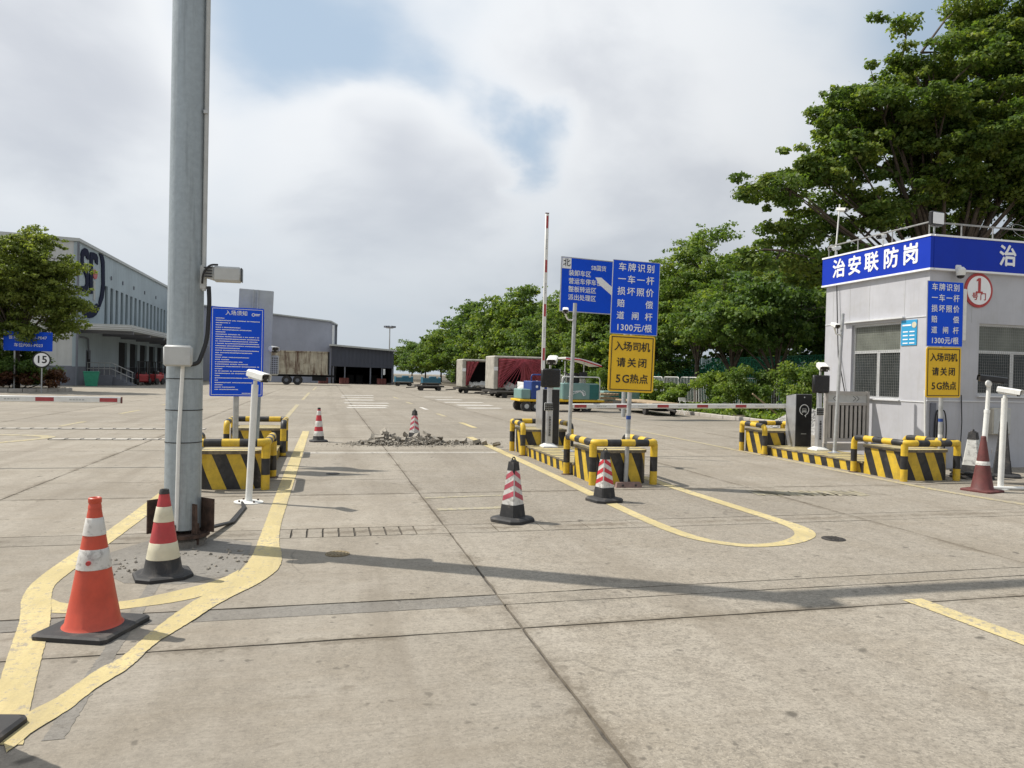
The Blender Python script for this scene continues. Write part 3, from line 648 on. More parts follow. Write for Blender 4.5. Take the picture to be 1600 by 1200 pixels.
def gate_sign(x, y, label, rz, tilt):
    t = thing('gate_sign', label, 'sign', (x, y, 0), rz, tilt=tilt)
    po = B(); po.cyl((0, .045, 0), (0, .045, 3.25), .034, 16); post = po.build('post', M_GALV2, t, True)
    for z, mt in ((.98, M_TUGBLUE), (.71, M_WHITE)): B().lathe([(.0355, 0), (.0355, .055)], 16, (0, .045, z)).build('tape', mt, post, True)
    plate(B(), .74, 1.09, .012, (0, 0, 2.80), .012).build('blue_panel', M_BLUE, t)
    frame_ring(.75, 1.10, .008, .016, (0, 0, 2.80)).build('blue_panel_rim', M_ALU, t)
    rows = ['车牌识别', '一车一杆', '损坏照价', '赔　　偿', '道 闸 杆', '1300元/根']
    zs = [3.24, 3.06, 2.88, 2.70, 2.52, 2.345]
    for s, z in zip(rows, zs):
        if s == '赔　　偿':
            text('lettering', '赔', .125, M_SIGNW, t, (-.225, -.008, z), heavy=.010); text('lettering', '偿', .125, M_SIGNW, t, (.225, -.008, z), heavy=.010)
        elif s == '道 闸 杆':
            for c_, xx in zip('道闸杆', (-.225, .01, .225)): text('lettering', c_, .125, M_SIGNW, t, (xx, -.008, z), heavy=.010)
        elif s[0] == '1': text('lettering', s, .128, M_SIGNW, t, (0, -.008, z), heavy=.012, space=1.09, sx=.99)
        else:
            for c_, xx in zip(s, (-.225, -.075, .075, .225)): text('lettering', c_, .130, M_SIGNW, t, (xx, -.008, z), heavy=.010)
    plate(B(), .72, .85, .012, (-.01, 0, 1.815), .04).build('yellow_panel', M_YSIGN, t)
    frame_ring(.665, .795, .012, .005, (-.01, -.0075, 1.815)).build('yellow_panel_border', M_SIGNK, t)
    for s, z in (('入场司机', 2.06), ('请关闭', 1.82), ('5G热点', 1.58)):
        xs = (-.205, -.085, .05, .20) if s[0] == '5' else (-.215, -.075, .07, .21) if len(s) == 4 else (-.17, 0, .17)
        for c_, xx in zip(s, xs): text('lettering', c_, .148 if c_ not in '5G' else .165, M_SIGNK, t, (xx-.01, -.009, z), heavy=.012)
    for z in (3.15, 2.45, 2.1, 1.55):
        B().box((0, .028, z), (.30, .035, .03)).build('bracket', M_GALV2, t)
    return t
gate_sign(4.40, 10.24, 'tall blue and yellow sign on the middle island, standing clear of the booth', R(-1.5), (0, R(1.3)))
gate_sign(10.13, 10.26, 'tall blue and yellow sign in front of the guard booth corner', R(1), (0, R(-.6)))

nb = thing('notice_board', 'blue entry notice board full of fine white text on the left island', 'notice board', (-1.38, 12.5, .19), R(9))
B().box((0, .05, 1.15), (.085, .06, 2.3), bev=.01).build('post', M_GALV2, nb)
plate(B(), .80, 1.42, .012, (0, 0, 1.685), .02).build('panel', M_BLUE, nb)
frame_ring(.755, 1.375, .007, .004, (0, -.0072, 1.685)).build('border', M_SIGNW, nb)
text('title', '入场须知', .082, M_SIGNW, nb, (-.02, -.008, 2.30), bold=.0, heavy=.012, space=1.05)
el = B(); el.lathe([(.026, 0), (.026, .003), (.016, .003), (.016, 0)], 18, (0, 0, 0), cap0=False, cap1=False); em = el.build('emblem', M_SIGNW, nb); em.rotation_euler = (R(90), 0, 0); em.location = (.235, -.006, 2.29)
eb = B(); eb.box((.30, -.008, 2.30), (.075, .003, .012)); eb.box((.295, -.008, 2.28), (.065, .003, .010)); eb.build('emblem_bar', M_SIGNW, nb)
q = random.Random(3); tl = B(); z = 2.215
lens = [.18, 1, .33, .14, .55, .82, .22, .55, 1, 1, .97, 1, 1, .55, 1, .85, .15, .78, .3, .62, .75, 1, .17, .9, .95, .1, .8, .08, .85, .16, .45, .52]
for ln in lens:                                      # lines of print too fine to read: short strokes
    x = -.325; end = -.325+.65*ln
    while x < end:
        wd = q.uniform(.010, .019)
        tl.box((x+wd/2, -.0075, z+q.uniform(-.001, .001)), (wd, .002, .0125)); 
        x += wd+q.uniform(.002, .005)+(.012 if q.random() < .08 else 0)
    z -= .0365
for k in range(11): tl.box((.09+k*.022, -.0075, 1.025), (.017, .002, .012))
tag(tl.build('fine_print', M_SIGNW, nb), kind='stuff')
bs = thing('sign_back', 'bare grey back of an aluminium sign behind the blue notice board', 'sign', (-1.22, 13.05, .19), R(8), tilt=(0, R(1.5)))
plate(B(), .55, 1.46, .012, (0, 0, 2.02), .015).build('panel', M_SIGNBACK, bs)
for s in (-.075, 0.0): B().box((s+.02, -.02, 2.02), (.022, .028, 1.46)).build('stiffener', M_SIGNBACK, bs)
B().cyl((.10, .06, 0), (.10, .06, 2.7), .048, 16).build('post', M_GALV, bs, True)

ds = thing('direction_sign', 'large blue direction sign with white arrow behind the middle gate sign', 'sign', (10.55, 28, 0), R(8), tilt=(0, R(.5)))
plate(B(), 3.35, 2.12, .03, (0, 0, 5.25), .05).build('panel', M_BLUE, ds)
frame_ring(3.40, 2.17, .035, .045, (0, .002, 5.25)).build('rim', M_ALU, ds)
for x in (1.42,): B().cyl((x, .12, 0), (x, .12, 6.2), .09, 14).build('post', M_GALV2, ds, True)
nbx = plate(B(), .40, .42, .008, (-1.455, -.022, 6.08), .01).build('north_tile', M_SIGNW, ds); text('lettering', '北', .33, M_SIGNK, ds, (-1.455, -.03, 6.09), heavy=.008)
text('lettering', 'SB国货', .23, M_SIGNW, ds, (-.36, -.022, 5.98), align='LEFT', heavy=.010)
for s, z in (('装卸车区', 5.70), ('营运车停车位', 5.38), ('整板转运区', 5.06), ('派出处理区', 4.74)): text('lettering', s, .25, M_SIGNW, ds, (-1.36, -.022, z), align='LEFT', heavy=.012, space=1.02)
ar = B(); ar.add([(x, y, z) for y in (-.024, -.016) for x, z in ((-.16, 5.62), (.12, 5.63), (1.0, 5.02), (1.5, 5.02), (1.5, 4.75), (.9, 4.75), (.0, 5.37))], [(0, 6, 5, 4, 3, 2, 1), (7, 8, 9, 10, 11, 12, 13)]+[(i, (i+1) % 7, 7+(i+1) % 7, 7+i) for i in range(7)]); ar.build('arrow', M_SIGNW, ds)

# ================================================================== CAMERAS
def housing(parent, loc, rz, pitch=R(-12), L_=.30, w_=.105, h_=.11, body=M_WHITE):
    """bullet camera: sun shield over a box housing with a dark front window; local -Y is the lens"""
    T = Matrix.Translation(loc) @ Matrix.Rotation(rz, 4, 'Z') @ Matrix.Rotation(pitch, 4, 'X')
    mb = B(); mb.box((0, 0, 0), (w_, L_*.92, h_*.8), bev=.012, M=T); b_ = mb.build('camera_body', body, parent, True)
    sh = B(); pts = [(-w_*.62, -h_*.15), (-w_*.60, h_*.42), (-w_*.38, h_*.56), (w_*.38, h_*.56), (w_*.60, h_*.42), (w_*.62, -h_*.15)]
    y0, y1 = -L_*.60, L_*.5; n = len(pts)
    vs = [(x, y0, z) for x, z in pts]+[(x, y1, z) for x, z in pts]+[(x*.93, y0, z-.006) for x, z in pts]+[(x*.93, y1, z-.006) for x, z in pts]
    fs = [(i, i+1, n+i+1, n+i) for i in range(n-1)]+[(2*n+i, 3*n+i, 3*n+i+1, 2*n+i+1) for i in range(n-1)]+[(i, 2*n+i, 2*n+i+1, i+1) for i in range(n-1)]+[(n+i, n+i+1, 3*n+i+1, 3*n+i) for i in range(n-1)]
    sh.add(vs, fs, M=T); sh.build('sun_shield', body, b_)
    fr = B(); fr.box((0, -L_*.46-.004, -.003), (w_*.92, .012, h_*.78), bev=.004, M=T); fr.build('front_window', M_BLACK, b_)
    ln = B(); ln.cyl((0, -L_*.46-.009, 0), (0, -L_*.46-.018, 0), h_*.24, 14, M=T); ln.build('lens', M_SCREEN, b_, True)
    for s in (-1, 1): B().cyl((s*w_*.32, -L_*.46-.009, -h_*.1), (s*w_*.32, -L_*.46-.013, -h_*.1), h_*.10, 10, M=T).build('lamp', M_GREYBOX, b_, True)
    return b_
def cam_post(x, y, h_, label, r_, lean, rz, base=0., footr=.14):
    t = thing('camera_post', label, 'camera post', (x, y, base), 0, tilt=lean)
    B().cyl((0, 0, .01), (0, 0, h_), r_, 18).build('post', M_WHITE, t, True)
    B().lathe([(footr, 0), (footr, .012), (r_*1.5, .022)], 20).build('base_plate', M_WHITE, t)
    for a in range(4): B().cyl((footr*.72*math.cos(a*1.57+.6), footr*.72*math.sin(a*1.57+.6), .01), (footr*.72*math.cos(a*1.57+.6), footr*.72*math.sin(a*1.57+.6), .035), .011, 8).build('bolt', M_RUST, t)
    B().cyl((0, 0, h_), (0, 0, h_+.05), r_*.6, 12).build('swivel', M_WHITE, t, True)
    housing(t, (.03, -.04, h_+.10), rz, R(8)); return t
cam_post(-.87, 9.34, 1.42, 'white number plate camera on a slim leaning white post left of the lane', .040, (0, R(2.0)), R(38), 0, .17)
cam_post(10.22, 9.22, 1.42, 'white number plate camera on a white post beside the red cone', .043, (0, R(1.2)), R(20), 0, .12)

def bullet_pole(x, y, h_, camz, label, side, base, tilt, r_=.036, conduit=False, foot=None):
    t = thing('camera_pole', label, 'camera pole', (x, y, base), 0, tilt=tilt)
    B().cyl((0, 0, 0), (0, 0, h_), r_, 16).build('pole', M_GALV2, t, True)
    B().lathe([(.13, 0), (.13, .012), (.06, .03), (r_, .05)], 18).build('base_plate', M_ALU, t)
    ab = B(); ab.tube(fillet([(0, 0, camz-.16), (side*.14, -.02, camz-.16), (side*.20, -.03, camz-.04)], .04), .016, 8); ab.build('arm', M_WHITE, t, True)
    housing(t, (side*.20, -.06, camz), R(18)*side, R(14), .24, .09, .085)
    return t
bullet_pole(4.44, 13.1, 2.78, 2.62, 'thin grey pole with a white bullet camera on the middle island', -1, .2, (0, R(1.3)))
pr = bullet_pole(9.84, 12.6, 2.78, 2.52, 'thin grey pole with a white bullet camera before the booth window', -1, .2, (0, R(2.2)), .034)

# ---------------------------------------------------------------- number plate displays
def led_post(x, y, label, rz, base=.2):
    t = thing('display_post', label, 'display post', (x, y, base), rz)
    B().add([(sx_*w_, sy*w_, z) for z, w_ in ((0, .15), (.02, .15), (.07, .075)) for sx_, sy in ((-1, -1), (1, -1), (1, 1), (-1, 1))], [(3, 2, 1, 0)]+[(k*4+i, k*4+(i+1) % 4, k*4+4+(i+1) % 4, k*4+4+i) for k in (0, 1) for i in range(4)]+[(8, 9, 10, 11)]).build('base_plate', M_WHITE, t)
    B().box((0, 0, .42), (.125, .10, .72), bev=.01).build('lower_column', M_ALU, t)
    B().box((0, .01, .98), (.085, .08, .40), bev=.008).build('upper_column', M_ALU, t)
    kp = B(); kp.box((-.035, -.058, .80), (.17, .03, .155), bev=.008); kd = kp.build('keypad', M_GREYBOX, t)
    kb_ = B()
    for i in range(4):
        for j in range(4): kb_.box((-.098+.042*i, -.0755, .745+.037*j), (.034, .008, .029))
    kb_.build('keys', M_BLACK, kd)
    text('lettering', '车\n牌\n自\n动\n识\n别\n系\n统', .05, M_SIGNK, t, (0, -.0535, .41), heavy=.008)
    B().box((0, -.02, 1.365), (.385, .085, .37), bev=.025).build('display_case', M_BLACK, t, True)
    B().box((0, -.066, 1.365), (.34, .006, .31), bev=.003).build('screen', M_SCREEN, t)
    B().box((.202, .0, 1.365), (.012, .07, .37), bev=.004).build('side_trim', M_ALU, t)
    B().cyl((0, .0, 1.54), (0, 0, 1.63), .022, 12).build('swivel', M_GREYBOX, t, True)
    housing(t, (.03, -.03, 1.71), R(-24), R(16), .30, .16, .125); return t
led_post(4.31, 13.95, 'black number plate display with camera in front of the middle barrier cabinet', R(0))
led_post(9.92, 13.2, 'black number plate display with camera beside the slatted gate by the booth', R(0))
l2 = thing('bracket_camera', 'white camera with a perforated grey box right of the blue notice board', 'camera', (-1.06, 13.16, 1.45), R(4))
B().box((.04, 0, .30), (.26, .03, .04)).build('bracket', M_GALV2, l2)
B().box((.16, 0, .23), (.24, .09, .34), bev=.02).build('case', M_SIGNBACK, l2)
gb = B()
for i in range(6):
    for j in range(8): gb.box((.07+.036*i, -.047, .10+.036*j), (.022, .006, .020))
gb.build('vent_holes', M_BLACK, l2); B().cyl((.14, 0, .40), (.14, 0, .45), .02, 12).build('swivel', M_GREYBOX, l2, True)
housing(l2, (.15, -.02, .50), R(32), R(6), .24, .12, .10)

# ---------------------------------------------------------------- barriers
def arm_parts(t, A, D, L_, up, hh=.10):
    """boom from A along unit vector D with red reflective patches; up = its tall side"""
    A, D, up = Vector(A), Vector(D), Vector(up); sd = D.cross(up)
    Mx = Matrix((( D.x, sd.x, up.x, A.x), (D.y, sd.y, up.y, A.y), (D.z, sd.z, up.z, A.z), (0, 0, 0, 1)))
    ar_ = B().box((L_/2, 0, 0), (L_, .045, hh), bev=.012, M=Mx).build('boom', M_WHITE, t, True)
    n = int(L_/.92)
    for k in range(n+1):
        x = L_-.18-k*.92
        if x < .3: break
        pb = B()
        for s in (-1, 1): pb.box((x, s*.0235, 0), (.26, .003, hh*.62), M=Mx)
        pb.build('red_reflector', M_FADERED, ar_)
        if x > .8:
            gm = B()
            for s in (-1, 1):
                for q_ in range(5): gm.box((x-.55+q_*.045, s*.0235, 0), (.034, .003, .022), M=Mx)
            gm.build('print_mark', M_GREYBOX, ar_)
    B().box((L_+.008, 0, 0), (.016, .05, hh+.005), bev=.004, M=Mx).build('end_cap', M_DARKRED, ar_)
    return ar_
def cabinet(name, x, y, label, w_=.40, d_=.34, h_=1.14, badge=True, base=.2, rz=0):
    t = thing(name, label, 'barrier gate', (x, y, base), rz)
    c_ = B(); c_.add([(-w_/2, -d_/2, 0), (w_/2, -d_/2, 0), (w_/2, d_/2, 0), (-w_/2, d_/2, 0), (-w_/2, -d_/2, h_), (w_/2, -d_/2, h_), (w_/2, d_/2, h_-.05), (-w_/2, d_/2, h_-.05)], [(0, 3, 2, 1), (4, 5, 6, 7), (0, 1, 5, 4), (1, 2, 6, 5), (2, 3, 7, 6), (3, 0, 4, 7)])
    c_.build('cabinet', M_ALU, t)
    B().box((0, -d_/2-.008, h_/2), (w_-.015, .014, h_-.02), bev=.006).build('front_panel', M_BLACK, t)
    B().box((-.02, d_/2+.02, h_-.32), (.16, .05, .18), bev=.01).build('drive_hub', M_GREYBOX, t)
    if badge:
        rg = B(); n = 36; vs = []; fs = []
        for i in range(n+1):
            a = R(-70+320*i/n)
            for r_ in (.118, .103):
                for yy in (-.0, -.004): vs.append((r_*math.cos(a), yy, r_*math.sin(a)))
        for i in range(n):
            o = i*4; fs += [(o+1, o+5, o+7, o+3), (o, o+2, o+6, o+4), (o, o+4, o+5, o+1), (o+2, o+3, o+7, o+6)]
        rg.add(vs, fs, M=Matrix.Translation((.0, -d_/2-.017, .80)))
        rg.add([(x_, y_, z_) for y_ in (0, -.004) for x_, z_ in ((.041, -.111), (.046, -.165), (.005, -.118))], [(0, 1, 2), (5, 4, 3), (0, 3, 4, 1), (1, 4, 5, 2), (2, 5, 3, 0)], M=Matrix.Translation((0, -d_/2-.017, .80)))
        rg.build('badge', M_SIGNW, t)
        cb = B(); yy = -d_/2-.019
        cb.box((0, yy, .795), (.10, .004, .012)); cb.box((0, yy, .825), (.085, .004, .010)); cb.box((0, yy, .765), (.115, .004, .034)); cb.box((-.042, yy, .742), (.022, .004, .018)); cb.box((.042, yy, .742), (.022, .004, .018)); cb.box((-.045, yy, .81), (.010, .004, .03)); cb.box((.045, yy, .81), (.010, .004, .03)); cb.build('badge_car', M_GREYBOX, t)
        B().cyl((0, -d_/2-.016, h_-.07), (0, -d_/2-.02, h_-.07), .014, 12).build('lock', M_SIGNW, t)
        B().box((0, -d_/2-.017, .28), (.13, .003, .012)).build('name_strip', M_GREYBOX, t)
    return t
cr = cabinet('barrier_gate', 10.04, 14.05, 'black and silver barrier gate with its boom lowered across the right lane')
arm_parts(cr, (-.1, .23, .86), (-1, 0, -.012), 5.05, (0, 0, 1))
cm = cabinet('barrier_gate', 4.44, 14.5, 'silver barrier gate on the middle island with its boom raised upright', badge=False, h_=1.14, w_=.36, d_=.46)
arm_parts(cm, (-.03, .30, .85), (.004, 0, 1), 3.95, (-1, 0, 0), .075)
cl = cabinet('barrier_gate', -6.9, 13.4, 'barrier gate whose lowered red and white boom reaches in from the left edge', h_=1.1)
arm_parts(cl, (.1, -.23, .86), (1, 0, -.002), 3.58, (0, 0, 1))

# ================================================================== CONES
def round_cone(name, x, y, h_, label, body, bands, rz, base_w, base_m=M_RUBBER, r0=None, square=True, skirt=None, top=M_RUBBER, tiltv=(0, 0), loop=False, octo=False):
    t = thing(name, label, 'traffic cone', (x, y, 0), rz, tilt=tiltv); r0 = r0 or h_*.185; rt_ = .030
    z0 = .035; rad = lambda z: r0+(rt_-r0)*(z-z0)/(h_-z0)
    B().lathe([(rad(z0)+.018, z0), (rad(z0+.02)+.004, z0+.02), (rad(h_*.3), h_*.3), (rad(h_*.7), h_*.7), (rad(h_-.03), h_-.03)], 36, cap1=False).build('body', body, t, 50)
    B().lathe([(rad(h_-.03)+.003, h_-.035), (rad(h_-.01)+.002, h_-.008), (rad(h_), h_), (rad(h_)*.72, h_), (rad(h_)*.66, h_-.05)], 28, cap0=False).build('tip', top, t, 50)
    for z1, z2, mt in bands:
        B().lathe([(rad(z1)+.0008, z1), (rad(z1)+.0028, z1+.002), (rad((z1+z2)/2)+.0028, (z1+z2)/2), (rad(z2)+.0028, z2-.002), (rad(z2)+.0008, z2)], 36, cap0=False, cap1=False).build('collar', mt, t, 50)
    n = 8 if octo else 4
    if square:
        hw = base_w/2; mb = B(); pts = [(-hw, -hw), (hw, -hw), (hw, hw), (-hw, hw)]; o = []
        cut = hw*(.42 if octo else .12)
        for i, (px, py) in enumerate(pts):
            qx, qy = pts[(i-1) % 4]; nx, ny = pts[(i+1) % 4]
            o.append((px+(qx-px)/(2*hw)*cut, py+(qy-py)/(2*hw)*cut)); o.append((px+(nx-px)/(2*hw)*cut, py+(ny-py)/(2*hw)*cut))
        m_ = len(o); vs = [(a, b, 0) for a, b in o]+[(a, b, .026) for a, b in o]+[(a*.93, b*.93, .036) for a, b in o]
        mb.add(vs, [tuple(range(m_-1, -1, -1)), tuple(range(2*m_, 3*m_))]+[(k*m_+i, k*m_+(i+1) % m_, (k+1)*m_+(i+1) % m_, (k+1)*m_+i) for k in (0, 1) for i in range(m_)]); mb.build('base', base_m, t)
    if skirt: B().lathe([(rad(z0)+.022, z0-.002), (rad(z0+.03)+.006, z0+.02), (rad(skirt)+.004, skirt), (rad(skirt)-.002, skirt+.001)], 36, cap0=False, cap1=False).build('skirt', M_RUBBER, t, 50)
    return t
oc = round_cone('traffic_cone', -1.34, 4.93, .775, 'large bright orange traffic cone with two scuffed white bands', M_ORANGE, [(.38, .50, M_WREF), (.58, .685, M_WREF)], R(-20), .47, top=M_ORANGE, r0=.152)
sp = B().cyl((0, 0, 0), (.012, 0, 0), .014, 12).build('reflector_dot', M_SIGNR, oc); sp.location = (.035, -.098, .43); sp.rotation_euler = (0, 0, R(-70))
B().lathe([(.034, .77), (.037, .775), (.037, .80), (.030, .805), (.024, .80), (.022, .755)], 24, cap0=False).build('tip_ring', M_ORANGE, oc, 40)
round_cone('traffic_cone', -1.18, 6.10, .67, 'faded red and cream traffic cone with black foot in front of the pole', M_RED, [(.145, .27, M_CREAM), (.425, .54, M_CREAM)], R(18), .40, skirt=.145, r0=.135, octo=True)
round_cone('traffic_cone', -.13, 17.25, .77, 'slim red and white traffic cone beside the far left island', M_REDREF, [(.13, .24, M_WREF), (.34, .47, M_WREF), (.60, .70, M_WREF)], R(5), .40, skirt=.13, r0=.125, octo=True)
round_cone('traffic_cone', -1.55, 3.52, .80, 'orange traffic cone cut off by the lower left edge, mostly its black base', M_ORANGE, [(.38, .50, M_WREF), (.58, .685, M_WREF)], R(-12), .50, top=M_ORANGE, r0=.152)
rcn = round_cone('traffic_cone', 9.72, 9.08, .84, 'dark red traffic cone with a white stick in its top by the booth', M_DARKRED, [(.40, .46, M_WREF)], R(15), .44, base_m=M_DARKRED, top=M_DARKRED, r0=.15)
B().box((.075, -.085, .62), (.05, .004, .07), rz=.6).build('sticker', M_WREF, rcn)

def square_cone(name, x, y, h_, label, rz, red=M_REDREF, white=M_WREF, plain=False, chain=False, tiltv=(0, 0), fat=1):
    t = thing(name, label, 'traffic cone', (x, y, 0), rz, tilt=tiltv)
    zb, zt = .055, h_-.045; wb, wt = .105, .040
    hw = lambda z: wb+(wt-wb)*(z-zb)/(zt-zb)
    def fr(z0, z1, e=0., inset=0): 
        a, b = hw(z0)+e, hw(z1)+e; vs = []
        for w_, z in ((a, z0), (b, z1)):
            c = w_*.16
            vs += [(-w_+c, -w_, z), (w_-c, -w_, z), (w_, -w_+c, z), (w_, w_-c, z), (w_-c, w_, z), (-w_+c, w_, z), (-w_, w_-c, z), (-w_, -w_+c, z)]
        return vs, [tuple(range(7, -1, -1)), tuple(range(8, 16))]+[(i, (i+1) % 8, 8+(i+1) % 8, 8+i) for i in range(8)]
    z1, z2 = h_*.27, h_*.80
    B().add(*fr(zb, z1, .004)).build('foot', M_RUBBER, t); B().add(*fr(z1, z2)).build('sleeve', white, t); B().add(*fr(z2, zt, .003)).build('head', M_RUBBER, t)
    ob = B(); W_ = .205; c = W_*.36
    o8 = [(-W_+c, -W_), (W_-c, -W_), (W_, -W_+c), (W_, W_-c), (W_-c, W_), (-W_+c, W_), (-W_, W_-c), (-W_, -W_+c)]
    vs = [(a, b, 0) for a, b in o8]+[(a, b, .032) for a, b in o8]+[(a*.90, b*.90, .048) for a, b in o8]+[(a*.6, b*.6, .058) for a, b in o8]
    ob.add(vs, [tuple(range(7, -1, -1)), tuple(range(24, 32))]+[(k*8+i, k*8+(i+1) % 8, k*8+8+(i+1) % 8, k*8+8+i) for k in range(3) for i in range(8)]); ob.build('base', M_RUBBER, t)
    B().lathe([(.034, zt), (.034, zt+.012), (.022, zt+.022)], 14).build('cap', M_RUBBER, t)
    B().tube([(.026*math.cos(a), 0, zt+.018+.030*math.sin(a)) for a in [R(k*18) for k in range(11)]], .007, 8).build('handle', M_RUBBER, t, True)
    if not plain:
        for f in range(4):
            M_ = Matrix.Rotation(R(90*f), 4, 'Z'); sg = 1 if f % 2 == 0 else -1
            for k in range(3):
                zc = z1+(z2-z1)*(.10+.31*k); bh = (z2-z1)*.15; up_ = (z2-z1)*.17
                mb = B(); pts = []
                for s in (-1, 1):
                    dz = up_*(-s*sg)*.5
                    for zz in (zc+dz+up_*.5, zc+dz+up_*.5+bh):
                        w_ = hw(zz); pts.append((s*w_*.86, -w_-.0016, zz))
                mb.add([pts[0], pts[2], pts[3], pts[1]], [(0, 1, 2, 3)]); mb.add([(p[0], p[1]+.0012, p[2]) for p in (pts[0], pts[2], pts[3], pts[1])], [(3, 2, 1, 0)])
                mb.v = [tuple(M_ @ Vector(p)) for p in mb.v]; mb.build('chevron_band', red, t)
    if fat != 1: t.scale = (fat, fat, 1)
    if chain: B().tube([(-.045, -.03, zt-.01), (-.062, -.05, zt-.05), (-.075, -.055, zt-.10), (-.066, -.065, zt-.125), (-.06, -.06, zt-.09)], .008, 8).build('chain_hook', M_RUBBER, t, True)
    return t
square_cone('traffic_cone', 2.02, 7.82, .70, 'square black cone with pink and white chevrons standing alone in the lane', R(38), M_PINKREF, chain=True)
square_cone('traffic_cone', 3.53, 8.93, .68, 'square black cone with bright red and white chevrons on the yellow line', R(14))
square_cone('traffic_cone', 2.05, 17.35, .76, 'square black cone with red and white chevrons standing in the rubble', R(40), M_PINKREF)
square_cone('traffic_cone', 10.93, 10.42, .84, 'scuffed white square cone with black top beside the booth corner', R(30), plain=True, fat=1.45, white=pm('scuffed_white', (.58, .58, .55), .6, 0, .06, 9, .8, 11, (.16, .15, .15)))
square_cone('traffic_cone', 11.72, 10.55, 1.02, 'tall all black square cone behind the white camera post', R(42), plain=True, fat=1.35, white=M_RUBBER)
ck = thing('cone_bases', 'stack of flat black rubber cone bases under the white cone', 'cone base', (10.93, 10.42, 0), R(10))
for k in range(4):
    B().lathe([(.34-.008*k, .004+.03*k), (.34-.008*k, .024+.03*k), (.30, .031+.03*k)], 20, (rnd.uniform(-.02, .02), rnd.uniform(-.02, .02), 0)).build('base', M_RUBBER, ck)

# ================================================================== GANTRY POLE
gp = thing('gantry_pole', 'tall galvanised steel gantry pole with bolted flange at the left', 'pole', (-1.235, 7.19, 0), 0, tilt=(0, R(-.1)))
B().tube([(0, 0, .15), (0, 0, 3), (0, 0, 6), (0, 0, 7.1)], [.156, .150, .145, .142], 40).build('shaft', M_GALV, gp, True)
ga = B(); ga.tube([(0, 0, 6.75), (3, 0, 6.85), (7.2, 0, 6.95)], [.11, .10, .085], 24); ga.build('arm', M_GALV, gp, True)
B().box((0, 0, 7.12), (.34, .34, .04)).build('cap', M_GALV, gp)
B().lathe([(.235, .085), (.235, .115)], 28).build('flange', M_RUST, gp)
B().lathe([(.20, .0), (.20, .055), (.16, .085)], 24).build('grout_pad', M_PATCH, gp)
for k in range(6):
    a = R(20+60*k); x, y = .195*math.cos(a), .195*math.sin(a)
    B().cyl((x, y, .02), (x, y, .21), .014, 10).build('anchor_bolt', M_RUST, gp); B().cyl((x, y, .115), (x, y, .14), .026, 6).build('nut', M_RUST, gp)
for k in range(4):
    a = R(-48+90*k); gs = B(); gs.add([(.145, -.006, .118), (.225, -.006, .118), (.225, -.006, .20), (.215, -.006, .385), (.145, -.006, .385), (.145, .006, .118), (.225, .006, .118), (.225, .006, .20), (.215, .006, .385), (.145, .006, .385)], [(0, 1, 2, 3, 4), (9, 8, 7, 6, 5), (0, 5, 6, 1), (1, 6, 7, 2), (2, 7, 8, 3), (3, 8, 9, 4)], M=Matrix.Rotation(a, 4, 'Z')); gs.build('gusset', M_RUST, gp)
for s, rz_ in ((-1, R(10)), (1, R(-8))):                       # rusty side plates of the base box
    B().box((s*.205, -.02, .27), (.013, .20, .30), rz=rz_+R(55)*(1 if s > 0 else -1)).build('base_plate_side', M_RUST, gp)
B().tube([(-.02, -.165, .16), (-.012, -.168, 1.0), (.012, -.164, 1.62)], .017, 10).build('front_conduit', M_WHITE, gp, True)
B().tube([(.158, -.06, 2.3), (.160, -.06, 4.5), (.158, -.06, 6.7)], .020, 10).build('side_conduit', M_GREYBOX, gp, True)
for z in (.93, 1.22, 1.50): B().lathe([(.158, z), (.158, z+.008)], 32, (0, 0, 0), cap0=False, cap1=False).build('cable_tie', M_CABLE, gp)
for z in (3.9, 5.8): B().box((.155, -.06, z), (.035, .06, .03)).build('clip', M_GALV2, gp)
jb = B().box((-.02, -.205, 1.705), (.235, .09, .185), bev=.02).build('junction_box', M_GREYBOX, gp, True)
B().box((-.02, -.252, 1.705), (.21, .006, .16), bev=.003).build('box_lid', M_GREYBOX, jb)
B().tube(fillet([(.20, -.06, 2.34), (.21, -.07, 2.20), (.20, -.10, 1.85), (.14, -.17, 1.64), (.06, -.19, 1.63)], .1, 5), .019, 10).build('cable', M_CABLE, gp, True)
fx = B().box((.145, -.05, 2.42), (.07, .06, .22), bev=.012).build('bracket', M_GREYBOX, gp)
ub = B(); ub.box((.36, -.06, 2.455), (.24, .13, .135), bev=.016); ub.add([(.17, -.11, 2.50), (.24, -.11, 2.52), (.24, -.11, 2.40), (.17, -.11, 2.42), (.17, 0, 2.50), (.24, 0, 2.52), (.24, 0, 2.40), (.17, 0, 2.42)], [(0, 3, 2, 1), (4, 5, 6, 7), (0, 1, 5, 4), (1, 2, 6, 5), (2, 3, 7, 6), (3, 0, 4, 7)])
u_ = ub.build('detector', M_GREYBOX, gp, True); B().box((.482, -.06, 2.455), (.008, .118, .125), bev=.004).build('detector_window', M_BLACK, u_)
for k in range(4): B().box((.20, -.122, 2.425+.026*k), (.07, .014, .011)).build('cooling_slot', M_BLACK, u_)
B().tube(fillet([(.15, -.10, 2.36), (.16, -.125, 2.46), (.22, -.125, 2.53), (.28, -.10, 2.535)], .05), .009, 8).build('lead', M_CABLE, gp, True)
for k in range(3):
    B().tube([(.10+.03*k, .12, .10), (.30+.02*k, .9, .012), (.34+.015*k, 1.75, .012), (.30, 2.06, .02)], .013, 8).build('ground_cable', M_CABLE, gp, True)

